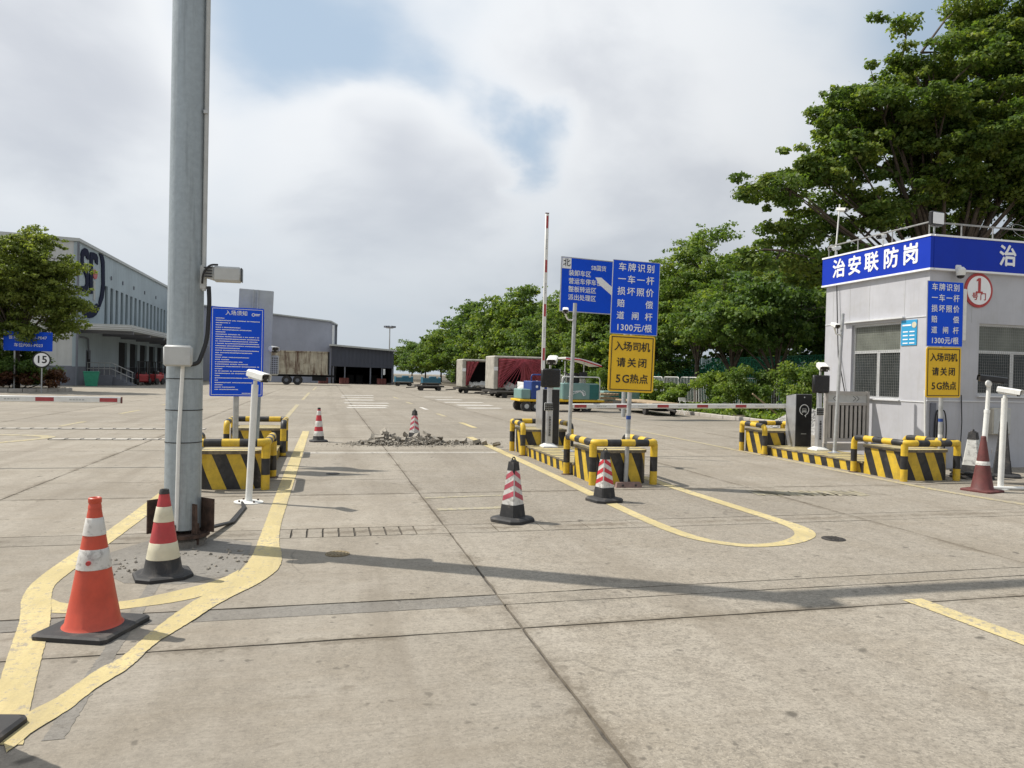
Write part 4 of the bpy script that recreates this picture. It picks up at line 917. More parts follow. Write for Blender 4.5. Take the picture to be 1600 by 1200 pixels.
# ================================================================== RUBBLE
rp = B(); q = random.Random(11)
def chunk(mb, c, r_, seed):
    """angular slab fragment: a box with pushed corners"""
    k_ = random.Random(seed); d = (r_*k_.uniform(.7, 1.5), r_*k_.uniform(.6, 1.1), r_*k_.uniform(.25, .7)); j = lambda: k_.uniform(.55, 1.1)
    vs = [(sx_*d[0]*j(), sy*d[1]*j(), sz*d[2]*j()) for sz in (-1, 1) for sx_, sy in ((-1, -1), (1, -1), (1, 1), (-1, 1))]
    M_ = Matrix.Translation(c) @ Matrix.Rotation(k_.uniform(0, 6.3), 4, 'Z') @ Matrix.Rotation(k_.uniform(-.7, .7), 4, 'X') @ Matrix.Rotation(k_.uniform(-.5, .5), 4, 'Y')
    mb.add(vs, [(0, 3, 2), (0, 2, 1), (4, 5, 6), (4, 6, 7), (0, 1, 5), (0, 5, 4), (1, 2, 6), (1, 6, 5), (2, 3, 7), (2, 7, 6), (3, 0, 4), (3, 4, 7)], 0, None, M_)
def heap(x): return math.exp(-((x-1.32)/.34)**2)*.17+math.exp(-((x-2.28)/.36)**2)*.14+math.exp(-((x-1.8)/.5)**2)*.08+.015
for i in range(2400):
    x = q.choice((q.uniform(.62, 3.4), q.gauss(1.55, .45), q.gauss(1.9, .5))); y = 16.72+q.gauss(0, .21); z = heap(x)*max(0, 1-abs(y-16.72)/.55)*q.uniform(.2, 1.0)
    (chunk if i % 3 else rock)(rp, (x, y, z), q.uniform(.008, .040), i+100)
for i in range(700): x = q.gauss(1.9, .8); rock(rp, (x, 16.6+q.gauss(0, .38), .004), q.uniform(.004, .013), i+5000)
tag(rp.build('rubble_fragments', M_RUBBLE), 'low heap of small broken concrete fragments across the lane', 'rubble', kind='stuff')
BIG = [(.80, 16.55, .05, .10), (1.02, 16.45, .07, .15), (1.18, 16.62, .16, .12), (1.34, 16.7, .24, .13), (1.30, 16.85, .27, .12), (1.55, 16.55, .13, .12), (1.72, 16.5, .10, .12), (1.78, 16.75, .19, .15), (1.98, 16.5, .08, .11), (2.12, 16.55, .14, .11), (2.26, 16.7, .22, .13), (2.42, 16.5, .12, .12), (2.55, 16.65, .14, .10), (2.72, 16.52, .06, .10), (2.92, 16.58, .06, .12), (3.10, 16.64, .075, .13), (3.36, 16.52, .06, .13), (3.52, 16.44, .06, .13), (1.10, 16.85, .13, .12), (3.72, 15.95, .06, .12), (1.48, 16.9, .18, .14), (2.02, 16.85, .16, .12)]
hp = thing('rubble_heap', 'heap of broken concrete lumps round the chevron cone in the lane', 'rubble', (0, 0, 0))
for i, (x, y, z, r_) in enumerate(BIG):
    mb = B(); chunk(mb, (0, 0, 0), r_*.66, i+900); o = mb.build('concrete_lump', M_RUBBLE, hp, loc=(x, y, z))
gh = B(); q = random.Random(5)
for i in range(1500):
    a = q.uniform(0, 6.28); d_ = math.sqrt(q.random()); rock(gh, (15.0+d_*1.5*math.cos(a), 20.6+d_*1.3*math.sin(a), max(0, (1-d_))*.80+.02), q.uniform(.03, .075), i, (1.2, 1, .8))
gh.lathe([(1.5, -.01), (1.1, .20), (.6, .45), (.15, .68)], 16, (15.0, 20.6, 0))
tag(gh.build('gravel_heap', M_GRAVEL), 'heap of grey gravel behind the closed barrier cabinet', 'gravel heap', kind='stuff')

# ================================================================== GUARD BOOTH
BX, BY, BH, BL, BD = 11.15, 11.7, 4.44, 5.2, 3.0        # left-front corner, height, length in X, depth in Y
bo = thing('guard_booth', 'light grey guard booth with a blue lettered fascia at the right', 'booth', (BX, BY, 0))
def wall_with_hole(L_, H0, H1, holes, th, place):
    """wall panel from 0..L_, z H0..H1 with rectangular holes (a, b, z0, z1); place maps (u, depth, z) to local space"""
    mb = B()
    us = sorted({0, L_, *[h[0] for h in holes], *[h[1] for h in holes]}); zs = sorted({H0, H1, *[h[2] for h in holes], *[h[3] for h in holes]})
    for i in range(len(us)-1):
        for j in range(len(zs)-1):
            uc, zc_ = (us[i]+us[i+1])/2, (zs[j]+zs[j+1])/2
            if any(h[0] < uc < h[1] and h[2] < zc_ < h[3] for h in holes): continue
            a, b, c, d_ = us[i], us[i+1], zs[j], zs[j+1]
            vs = [place(u, k, z) for u, k, z in ((a, 0, c), (b, 0, c), (b, th, c), (a, th, c), (a, 0, d_), (b, 0, d_), (b, th, d_), (a, th, d_))]
            mb.add(vs, [(0, 3, 2, 1), (4, 5, 6, 7), (0, 1, 5, 4), (1, 2, 6, 5), (2, 3, 7, 6), (3, 0, 4, 7)])
    bm_ = bmesh.new(); me = bpy.data.meshes.new('w'); me.from_pydata(mb.v, [], mb.f); bm_.from_mesh(me); bmesh.ops.remove_doubles(bm_, verts=bm_.verts, dist=1e-5)
    dupf = {}
    for f in bm_.faces: dupf.setdefault(tuple(sorted(v.index for v in f.verts)), []).append(f)
    bmesh.ops.delete(bm_, geom=[f for fl in dupf.values() if len(fl) > 1 for f in fl], context='FACES_ONLY'); bmesh.ops.recalc_face_normals(bm_, faces=bm_.faces)
    bm_.to_mesh(me); bm_.free(); out = B(); out.add([tuple(v.co) for v in me.vertices], [tuple(p.vertices) for p in me.polygons]); bpy.data.meshes.remove(me); return out
left = lambda u, k, z: (k, u, z)                      # u runs along +Y from the corner
front = lambda u, k, z: (u, k, z)
LW = (.70, 2.12, 1.29, 2.86); FW_ = (1.07, 2.75, 1.42, 2.82)
wall_with_hole(BD, 0, 3.82, [LW], .12, left).build('side_wall', M_BOOTH, bo)
wall_with_hole(BL, 0, 3.82, [FW_], .12, lambda u, k, z: (u+.121, k, z)).build('front_wall', M_BOOTH, bo)
B().box((BL/2, BD-.06, 1.91), (BL-.26, .12, 3.82)).build('back_wall', M_BOOTH, bo); B().box((BL+.06, BD/2, 1.91), (.12, BD, 3.82)).build('end_wall', M_BOOTH, bo)
B().box((BL/2, BD/2, 3.86), (BL-.1, BD-.1, .06)).build('roof', M_GREYBOX, bo)
fa = B(); fa.box((-.035, BD/2, 4.13), (.07, BD+.14, .60)); fa.build('side_fascia', M_BLUE2, bo); fb_ = B(); fb_.box((BL/2+.01, -.035, 4.13), (BL, .07, .60)); fb_.build('front_fascia', M_BLUE2, bo)
for z in (4.45, 3.81):
    B().box((-.04, BD/2, z), (.084, BD+.16, .035)).build('fascia_trim', M_SIGNW, bo); B().box((BL/2+.02, -.04, z), (BL, .084, .035)).build('fascia_trim', M_SIGNW, bo)
for c_, u in zip('治安联防岗', (2.50, 2.00, 1.49, .94, .42)): text('lettering', c_, .43, M_SIGNW, bo, (-.074, u, 4.13), '-X', heavy=.026)
for c_, u in zip('治安联防岗', (1.75, 2.5, 3.25, 4.0, 4.75)): text('lettering', c_, .43, M_SIGNW, bo, (u, -.074, 4.13), '-Y', heavy=.026)
# panel seams, corner trim, sill band
for z in (1.27, 2.92): B().box((-.006, BD/2, z), (.014, BD-.02, .018)).build('seam', M_BOOTHTRIM, bo)
for u in (.62, 1.6, 2.2, 2.75): B().box((-.0015, u, 3.35), (.004, .008, .86)).build('panel_joint', M_GREYBOX, bo)
for u in (.5, 1.0, 2.9, 3.8): B().box((u, -.0015, 3.30), (.008, .004, .95)).build('panel_joint', M_GREYBOX, bo)
B().box((BL/2, -.008, 1.30), (BL, .018, .02)).build('seam', M_BOOTHTRIM, bo)
# side window: frame, panes, grille
def window(par, hole, place, depth, trans_z, mull, name='window', open_right=False):
    a, b, z0, z1 = hole; fwd = .045
    def bar(u0, u1, za, zb, k0, k1):
        vs = [place(u, k, z) for u, k, z in ((u0, k0, za), (u1, k0, za), (u1, k1, za), (u0, k1, za), (u0, k0, zb), (u1, k0, zb), (u1, k1, zb), (u0, k1, zb))]
        return vs, [(0, 3, 2, 1), (4, 5, 6, 7), (0, 1, 5, 4), (1, 2, 6, 5), (2, 3, 7, 6), (3, 0, 4, 7)]
    mb = B()
    for s in ((a, b, z0, z0+fwd), (a, b, z1-fwd, z1), (a, b, trans_z-.03, trans_z+.03)): mb.add(*bar(*s, depth, depth+.05))
    for s in ((a, a+fwd, z0+fwd, z1-fwd), (b-fwd, b, z0+fwd, z1-fwd)): mb.add(*bar(*s, depth+.001, depth+.049))
    mb.add(*bar(mull-.04, mull+.04, z0+fwd, trans_z-.03, depth+.001, depth+.049)); wn = mb.build(name, M_FRAME, par)
    for nm, s, mt in (('pane', (a+fwd, b-fwd, trans_z+.03, z1-fwd), M_GLASS2), ('pane', (a+fwd, mull-.04, z0+fwd, trans_z-.03), M_GLASS), ('pane', (mull+.04, b-fwd, z0+fwd, trans_z-.03), M_GLASS)):
        B().add(*bar(*s, depth+.020, depth+.028)).build(nm, mt, wn)
    g = B(); n = int((b-a)/.05); m_ = int((z1-z0)/.055)
    for i in range(1, n): u = a+(b-a)*i/n; g.add(*bar(u-.0014, u+.0014, z0+.03, z1-.03, depth-.014, depth-.010))
    for j in range(1, m_): z = z0+(z1-z0)*j/m_; g.add(*bar(a+.02, b-.02, z-.0014, z+.0014, depth-.0195, depth-.0150))
    g.build('grille', M_GRILLE, wn); return wn
window(bo, LW, left, .06, 2.27, 1.36, 'window'); window(bo, FW_, lambda u, k, z: (u+.121, k, z), .06, 2.27, 1.95, 'window')
B().box((-.03, (LW[0]+LW[1])/2+.05, 2.93), (.10, 1.75, .03)).build('window_hood', M_BOOTHTRIM, bo)
B().box((-.02, (LW[0]+LW[1])/2, 1.275), (.07, 1.5, .025)).build('window_sill', M_BOOTHTRIM, bo); B().box((2.05, -.02, 1.40), (1.75, .07, .03)).build('window_sill', M_BOOTHTRIM, bo)
nt = B().box((-.008, .475, 2.62), (.012, .40, .50)).build('wall_notice', M_LTBLUE, bo)
nl = B(); nl.box((-.016, .53, 2.77), (.004, .22, .03))
for r_ in range(4):
    for s, y0 in ((0, .56), (1, .39)): nl.box((-.016, y0, 2.64-.075*r_), (.004, .13, .022))
nl.build('notice_print', M_SIGNW, nt); cb_ = B().lathe([(.058, 0), (.058, .005)], 20).build('notice_badge', M_CREAM, nt); cb_.rotation_euler = (0, R(-90), 0); cb_.location = (-.015, .34, 2.77)
# round gate number plate
rs = B(); rs.lathe([(.335, 0), (.335, .02), (.285, .024)], 40); r0_ = rs.build('number_disc', M_SIGNR, bo, 40); r0_.rotation_euler = (R(90), 0, 0); r0_.location = (1.13, -.001, 3.46)
r1_ = B().lathe([(.280, 0), (.280, .030)], 40).build('number_disc_face', M_SIGNW, bo); r1_.rotation_euler = (R(90), 0, 0); r1_.location = (1.13, -.001, 3.46)
n1_ = B(); n1_.box((1.13, -.035, 3.56), (.058, .006, .27)); n1_.box((1.13, -.036, 3.42), (.16, .006, .034)); n1_.add([(1.101, -.0385, 3.69), (1.101, -.0385, 3.65), (1.062, -.0385, 3.63), (1.062, -.0385, 3.66), (1.101, -.032, 3.69), (1.101, -.032, 3.65), (1.062, -.032, 3.63), (1.062, -.032, 3.66)], [(0, 1, 2, 3)[::-1], (4, 5, 6, 7), (0, 3, 7, 4), (3, 2, 6, 7), (2, 1, 5, 6)]); n1_.build('lettering', M_SIGNR, bo)
text('lettering', '号 门', .15, M_SIGNR, bo, (1.13, -.034, 3.33), heavy=.018)
dm = B(); dm.lathe([(.075, 0), (.085, .05), (.085, .12), (.05, .16)], 20); d0 = dm.build('dome_camera', M_WHITE, bo, 40); d0.location = (.57, -.14, 3.70)
B().box((.57, -.05, 3.86), (.13, .12, .10), bev=.02).build('dome_mount', M_WHITE, bo); B().lathe([(.001, -.06), (.05, -.045), (.072, 0)], 18, (.57, -.14, 3.70), cap0=False).build('dome_glass', M_SCREEN, bo, True)
B().box((.66, -.09, 2.95), (.12, .16, 1.0), bev=.02).build('cable_trunk', M_WHITE, bo)
# utility box, hanging hoses, conduits on the front
ut = B().box((1.62, -.085, .92), (.44, .17, .52), bev=.012).build('utility_box', pm('beige_steel', (.46, .43, .36), .5, 0, .08, 4, .3, 3, (.3, .26, .2)), bo); B().box((1.62, -.174, .92), (.40, .008, .48), bev=.004).build('box_door', M_GREYBOX, ut)
for k, (x0, z0, dx) in enumerate(((.22, 1.12, .07), (.27, 1.10, .05), (.33, 1.08, .02))):
    B().tube([(x0+.10*math.sin(a)*(.6+.1*k), -.05-.01*k, .72+.40*math.cos(a)+(.25 if k == 2 else 0)*0) for a in [R(i*15) for i in range(25)]], .012, 8).build('hanging_hose', M_CABLE, bo, True)
B().tube([(.40, -.05, .38), (.22, -.10, .20), (.05, -.20, .05), (-.2, -.3, .02)], .012, 8).build('hanging_hose', M_CABLE, bo, True)
B().tube([(.78, -.03, 1.42), (.79, -.05, .9), (.70, -.12, .35), (.60, -.3, .03)], .009, 8).build('cable', M_CABLE, bo, True)
B().cyl((-.02, -.04, 0), (-.10, -.06, 1.5), .016, 10).build('drain_pipe', M_WHITE, bo, True)
B().box((.14, -.02, .63), (.12, .03, 1.25)).build('corner_cover', M_PLINTH, bo)
# cable down the side wall and a bracket
B().tube([(-.05, 2.62, 4.35), (-.06, 2.55, 3.4), (-.07, 2.45, 2.2), (-.04, 2.22, 1.33)], .011, 8).build('cable', M_CABLE, bo, True)
# roof railing
pts = [(.0, .05), (.0, 1.0), (.0, 2.0), (.0, 2.95)]; pt2 = [(.75, .05), (1.5, .05), (2.3, .05), (3.1, .05), (3.9, .05), (4.7, .05)]
for (x, y) in pts+pt2: B().cyl((x, y, 3.86), (x, y, 4.72), .013, 8).build('railing_post', M_GRILLE, bo)
B().tube([(0, 2.95, 4.72), (0, .05, 4.72), (5.1, .05, 4.72)], .016, 8).build('railing_rail', M_GRILLE, bo, True)
for k in range(5):                                     # wire coil along the railing
    x = 2.2+.42*k; B().tube([(x+.2*math.cos(a), .05+.10*math.sin(a*1.0), 4.70+.15*math.sin(a)) for a in [R(i*20) for i in range(19)]], .003, 5).build('razor_wire', M_GALV2, bo, True)
for (x, y, rz_) in ((.0, 1.25, R(-60)), (.05, 2.75, R(-80))):
    c1 = B(); c1.cyl((x, y, 4.44), (x, y, 4.58), .015, 8); c1.build('camera_stand', M_WHITE, bo); housing(bo, (x-.05, y, 4.64), rz_, R(10), .26, .10, .09)
rp_ = thing('roof_antenna', 'thin leaning pole with a small camera at the far left of the booth roof', 'pole', (BX-.05, BY+2.72, 3.9), 0, tilt=(0, R(4)))
B().cyl((0, 0, 0), (0, 0, 1.75), .016, 10).build('pole', M_WHITE, rp_); housing(rp_, (.05, -.02, 1.62), R(20), R(10), .2, .1, .09)
fl = thing('flood_light', 'square flood light on the corner of the booth roof', 'flood light', (BX+.14, BY+.08, 3.89), R(8))
B().cyl((0, 0, 0), (0, 0, .80), .018, 10).build('stand', M_GALV2, fl); B().box((0, -.04, .90), (.34, .09, .26), bev=.02).build('housing', M_BLACK, fl); B().box((0, -.088, .90), (.29, .012, .21), bev=.005).build('lens', M_SIGNW, fl); B().box((0, 0, .78), (.26, .02, .05)).build('yoke', M_GALV2, fl)
# camera with a round reflector low by the booth and the stick in the red cone
st = thing('camera_stick', 'white plastic stick with a black camera rising from the dark red cone', 'camera', (9.80, 9.12, .80), 0, tilt=(0, R(1.5)))
B().cyl((-.02, 0, -.05), (0, 0, .42), .038, 14).build('lower_tube', M_WHITE, st, True); B().cyl((0, 0, .40), (.012, 0, .80), .030, 14).build('upper_tube', M_WHITE, st, True); B().lathe([(.042, 0), (.042, .05)], 14, (0, 0, .39)).build('coupler', M_WHITE, st)
housing(st, (.02, -.02, .90), R(62), R(5), .34, .12, .11, M_BLACK); dsk = B().lathe([(.055, 0), (.055, .02), (.03, .03)], 16).build('round_lamp', M_WHITE, st); dsk.rotation_euler = (R(90), 0, 0); dsk.location = (-.05, -.04, .84)
pl = thing('floor_plank', 'white plastic pipe lying on the ground at the right edge', 'pipe', (10.9, 9.0, .03), R(-12)); B().cyl((-.9, 0, 0), (1.2, 0, 0), .028, 10).build('pipe', M_WHITE, pl, True); B().lathe([(.034, -.03), (.034, .03)], 10, M=Matrix.Translation((.2, 0, 0)) @ Matrix.Rotation(R(90), 4, 'Y')).build('coupler', M_WHITE, pl)

# slatted gate parked beside the booth
sg = thing('slatted_gate', 'grey slatted sliding gate with chevron arrows parked against the booth wall', 'gate', (10.56, 13.18, .20), R(-4))
B().box((0, .05, .07), (1.02, .34, .14)).build('plinth', M_KERB, sg)
for z, hh in ((.21, .07), (1.19, .075), (.965, .06)): B().box((0, 0, z), (.92, .05, hh)).build('cross_rail', M_STONE, sg)
for s in (-1, 1): B().box((s*.475, 0, .69), (.05, .08, 1.08)).build('end_post', M_STONE, sg)
B().box((0, .004, 1.075), (.90, .02, .15)).build('arrow_panel', M_GREYBOX, sg)
for k in range(9): B().box((-.40+.10*k, -.008, .59), (.058, .02, .68)).build('slat', M_STONE, sg)
B().box((0, .045, .60), (.90, .012, .74)).build('backing', M_DARK, sg)
for xx, s in ((-.30, -1), (-.22, -1), (.18, 1), (.26, 1)):
    cv = B(); cv.add([(xx-s*.05, -.0075, 1.13), (xx-s*.035, -.0075, 1.13), (xx+s*.03, -.0075, 1.075), (xx+s*.014, -.0075, 1.075), (xx-s*.05, -.0075, 1.02), (xx-s*.035, -.0075, 1.02)], [(0, 1, 2, 3), (3, 2, 5, 4)] if s > 0 else [(3, 2, 1, 0), (4, 5, 2, 3)])
    cv.add([(p[0], -.0062, p[2]) for p in cv.v], [(3, 2, 1, 0), (4, 5, 2, 3)] if s > 0 else [(0, 1, 2, 3), (3, 2, 5, 4)]); cv.build('chevron', M_SIGNK, sg)

# ================================================================== FENCES behind the verge
wf = thing('picket_fence', 'low white metal picket fence in the bushes behind the kerb', 'fence', (20.2, 22, .1))
k0 = None; n = 24
for s in range(n):
    y = s*2.2
    if s == 0:
        a = B(); a.tube(fillet([(0, .08, 0), (0, .08, 1.62), (0, 2.05, 1.62), (0, 2.05, 0)], .18, 5), .026, 8); k0 = a.build('hoop', M_WHITE, wf, True)
        b_ = B()
        b_.box((0, 1.06, .22), (.02, 1.9, .03)); b0 = b_.build('bottom_rail', M_WHITE, wf); pk = B().cyl((0, 0, .2), (0, 0, 1.60), .0135, 6).build('picket', M_WHITE, wf, loc=(0, .26, 0))
    else:
        for o_ in (k0, b0): c = o_.copy(); COL.objects.link(c); c.location = (0, y, 0)
    for j in range(10):
        if s == 0 and j == 0: continue
        c = pk.copy(); COL.objects.link(c); c.location = (0, y+.26+.182*j, 0)
gf = thing('mesh_fence', 'tall green mesh fence half hidden behind the trees', 'fence', (24.5, 24, .1))
for s in range(18):
    B().cyl((0, s*3.0, 0), (0, s*3.0, 2.95), .035, 8).build('post', M_GREEN, gf); pb = B()
    for z in (.15, 1.5, 2.9): pb.box((0, s*3+1.5, z), (.03, 2.9, .035))
    for j in range(1, 20): pb.box((0, s*3+.15*j, 1.5), (.010, .010, 2.7))
    for j in range(1, 14): pb.box((0, s*3+1.5, .15+.2*j), (.008, 2.9, .008))
    pb.build('mesh_panel', M_GREEN, gf); B().box((.04, s*3+1.5, 1.5), (.004, 2.92, 2.75)).build('netting', M_NETTING, gf)
    if s < 17: B().tube([(0, s*3.0+.1, 2.9), (0, s*3+1.5, 1.6)], .012, 6).build('brace', M_GREEN, gf)

# ================================================================== LEFT WAREHOUSE
WX, WY, WL, WH = -19.5, 66.1, 85., 11.6
wh = thing('warehouse', 'long grey warehouse with a dark blue and red logo and a loading canopy', 'warehouse', (WX, WY, -.02))
strips_ = [(7.6+1.78*i, 8.5+1.78*i, 5.15, 8.9-.012*i) for i in range(40)]
docks = [(12.5+4.2*i, 15.6+4.2*i, 0.9, 4.0) for i in range(16)]
wall_with_hole(WL, 1.55, WH, strips_+[(a, b, 1.56, d_) for a, b, c, d_ in docks], .3, lambda u, k, z: (-k, u, z)).build('side_wall', M_WHWALL, wh)
wall_with_hole(WL, 0, 1.55, [(a, b, .9, 1.549) for a, b, c, d_ in docks], .3, lambda u, k, z: (-k-.002, u, z)).build('base_wall', M_PLINTH, wh)
B().box((-20.15, .15, 6.6), (39.7, .3, 10.0)).build('front_wall', M_WHFRONT, wh); B().box((-20.15, .148, .8), (39.7, .3, 1.59)).build('front_base', M_PLINTH, wh)
B().add([(.15, -.15, WH), (-41, -.15, WH+.1), (-41, WL, WH+.1), (.15, WL, WH), (.15, -.15, WH+.25), (-41, -.15, WH+1.4), (-41, WL, WH+1.4), (.15, WL, WH+.25)], [(0, 1, 2, 3), (7, 6, 5, 4), (0, 4, 5, 1), (3, 2, 6, 7), (0, 3, 7, 4)]).build('roof', M_CANOPY, wh)
for a, b, c, d_ in strips_: B().box((-.18, (a+b)/2, (c+d_)/2), (.05, b-a, d_-c)).build('window', M_GLASS, wh)
for a, b, c, d_ in docks: B().box((-.25, (a+b)/2, (c+d_)/2), (.06, b-a, d_-c)).build('dock_door', M_DARK if rnd.random() < .6 else M_PLINTH, wh)
cn = B(); cn.box((2.0, WL/2, 4.80), (4.0, WL, .50)); can = cn.build('canopy', M_CANOPY, wh)
for z in (4.72, 4.88): B().box((4.02, WL/2, z), (.05, WL+.1, .05)).build('canopy_rib', M_BOOTHTRIM, can); B().box((2.0, -.02, z), (4.06, .05, .05)).build('canopy_rib', M_BOOTHTRIM, can)
for i in range(14): B().box((2.0, 1+6*i, 4.42), (3.9, .16, .26)).build('canopy_beam', M_PLINTH, can)
B().cyl((.10, -.20, 0), (.10, -.20, WH-.1), .09, 10).build('downpipe', M_PLINTH, wh); B().tube(fillet([(.10, .2, 4.0), (.12, 2.6, 3.9), (.12, 2.9, 2.2)], .2), .07, 8).build('downpipe', M_PLINTH, wh)
for u in (9.5, 13.5, 17.8, 22.5, 28): B().box((.04, u, 9.8+.0*u), (.06, .25, .35)).build('wall_vent', M_PLINTH, wh)
dr = B().box((.02, 3.0, 1.9), (.08, 1.1, 2.1)).build('door', M_PLINTH, wh); B().box((.05, 2.9, 1.9), (.06, .8, 1.9)).build('door_leaf', M_DARK, dr)
# dark loading dock platform and ramp with railing
B().box((1.2, WL/2+8, .42), (2.3, WL-18, .85)).build('dock_platform', M_PLINTH, wh)
rmp = B(); rmp.add([(.05, 2.4, 0), (2.0, 2.4, 0), (2.0, 5.2, 0), (.05, 5.2, 0), (.05, 2.4, .85), (2.0, 2.4, .85), (2.0, 5.2, .85), (.05, 5.2, .85)], [(0, 3, 2, 1), (4, 5, 6, 7), (0, 1, 5, 4), (1, 2, 6, 5), (2, 3, 7, 6), (3, 0, 4, 7)]); rmp.build('landing', M_PLINTH, wh)
for k in range(5): B().box((2.14+.28*k, 3.8, .37-.08*k), (.28, 2.0, .74-.16*k)).build('step', M_PLINTH, wh)
rl = B()
for p, q_ in (((.1, 2.45, 1.9), (2.0, 2.45, 1.9)), ((2.0, 2.45, 1.9), (3.6, 2.75, 1.1)), ((.1, 2.45, 1.4), (2.0, 2.45, 1.4)), ((2.0, 2.45, 1.4), (3.6, 2.75, .6))): rl.cyl(p, q_, .035, 8)
for k in range(9): x = .15+.42*k; zt = 1.9 if x < 2 else 1.9-(x-2)*.5; rl.cyl((x, 2.45+max(0, x-2)*.19, zt-1.05), (x, 2.45+max(0, x-2)*.19, zt), .022, 6)
rl.build('railing', M_GALV2, wh)
# the logo on the side wall: letters, sweep and red dot
def wall_shape(name, outline, mat_, x0=.012, th=.07):
    """flat cut-out letter standing proud of the side wall; outline in (along the wall, height)"""
    bm_ = bmesh.new(); vs = [bm_.verts.new((x0+th, y, z)) for y, z in outline]; f = bm_.faces.new(vs); f.normal_update()
    if f.normal.x < 0: f.normal_flip()
    r_ = bmesh.ops.extrude_face_region(bm_, geom=[f]); bmesh.ops.translate(bm_, vec=(-th, 0, 0), verts=[v for v in r_['geom'] if isinstance(v, bmesh.types.BMVert)])
    bmesh.ops.recalc_face_normals(bm_, faces=bm_.faces); bmesh.ops.triangulate(bm_, faces=[q_ for q_ in bm_.faces if len(q_.verts) > 4])
    me = bpy.data.meshes.new(name); bm_.to_mesh(me); bm_.free(); me.materials.append(mat_); o = bpy.data.objects.new(name, me); COL.objects.link(o); o.parent = wh; return o
wall_shape('logo_letter', [(.58, 10.72), (.89, 11.08), (1.64, 11.34), (2.32, 11.31), (2.6, 11.11), (2.58, 10.5), (2.02, 10.56), (1.9, 10.71), (1.56, 10.73), (1.28, 10.55), (1.3, 10.17), (1.6, 9.9), (2.29, 9.57), (2.66, 9.26), (2.70, 8.48), (2.53, 8.03), (1.93, 7.77), (1.0, 7.72), (.9, 8.12), (1.7, 8.2), (1.98, 8.4), (1.95, 8.81), (1.76, 9.07), (.97, 9.53), (.63, 9.83)], M_NAVY)
wall_shape('logo_letter', [(2.95, 7.71), (2.92, 11.0), (3.05, 11.21), (3.94, 11.33), (4.75, 11.32), (5.18, 11.07), (5.16, 10.44), (4.46, 10.52), (4.33, 10.75), (3.85, 10.79), (3.74, 10.63), (3.78, 7.77)], M_NAVY)
wall_shape('logo_sweep', [(5.45, 11.5), (6.66, 11.52), (7.16, 10.98), (7.34, 8.7), (7.0, 7.74), (6.02, 6.82), (5.77, 6.88), (5.62, 7.24), (6.09, 7.96), (6.42, 8.9), (6.25, 10.62), (5.85, 11.23)], M_NAVY)
wall_shape('logo_sweep', [(.55, 7.2), (1.88, 6.68), (3.02, 6.57), (4.06, 6.77), (5.13, 7.08), (5.9, 6.7), (4.94, 6.06), (3.99, 5.77), (3.06, 5.65), (2.15, 5.71), (1.25, 5.96), (.62, 6.4)], M_NAVY)
wall_shape('logo_dot', [(4.44+.62*math.cos(R(k)), 9.52+.41*math.sin(R(k))) for k in range(0, 360, 18)], M_SIGNR)
B().box((.03, 4.35, 8.1), (.05, .5, 1.7)).build('logo_stem', M_WHLOW, wh)
# things on and before the dock
bn = thing('waste_bin', 'green waste bin beside the warehouse steps', 'bin', (-18.2, 65.5, -.02), R(12)); B().add([(-.4, -.4, 0), (.4, -.4, 0), (.4, .4, 0), (-.4, .4, 0), (-.55, -.5, 1.1), (.55, -.5, 1.1), (.55, .5, 1.1), (-.55, .5, 1.1)], [(0, 3, 2, 1), (4, 5, 6, 7), (0, 1, 5, 4), (1, 2, 6, 5), (2, 3, 7, 6), (3, 0, 4, 7)]).build('body', M_GREEN, bn); B().box((0, 0, 1.14), (1.16, 1.06, .08), bev=.03).build('lid', M_GREEN, bn)
for i, (x, y, rz_, lb) in enumerate(((-15.9, 72.2, R(20), 'red forklift parked nearest the warehouse steps'), (-15.6, 75.2, R(-15), 'red forklift parked farther along the warehouse dock'))):
    f = thing('forklift', lb, 'forklift', (x, y, -.02), rz_)
    B().box((0, .2, .62), (1.0, 1.5, .72), bev=.12).build('body', M_RED, f); B().box((0, .85, .9), (.95, .4, .5), bev=.15).build('counterweight', M_RED, f)
    for s in (-1, 1):
        B().cyl((s*.42, -.62, .3), (s*.42, -.62, 2.15), .05, 8).build('mast', M_BLACK, f); B().box((s*.25, -1.15, .10), (.12, 1.0, .05)).build('fork', M_BLACK, f)
        B().cyl((s*.42, -.3, .9), (s*.40, -.1, 2.1), .035, 8).build('guard_post', M_BLACK, f); B().cyl((s*.42, .75, .9), (s*.40, .55, 2.1), .035, 8).build('guard_post', M_BLACK, f)
        for yy in (-.45, .65): B().cyl((s*.40, yy, .3), (s*.58, yy, .3), .3, 18).build('wheel', M_RUBBER, f, True)
    B().box((0, .25, 2.12), (.95, .85, .05)).build('guard_roof', M_BLACK, f); B().box((0, .3, 1.1), (.5, .5, .35), bev=.08).build('seat', M_BLACK, f)

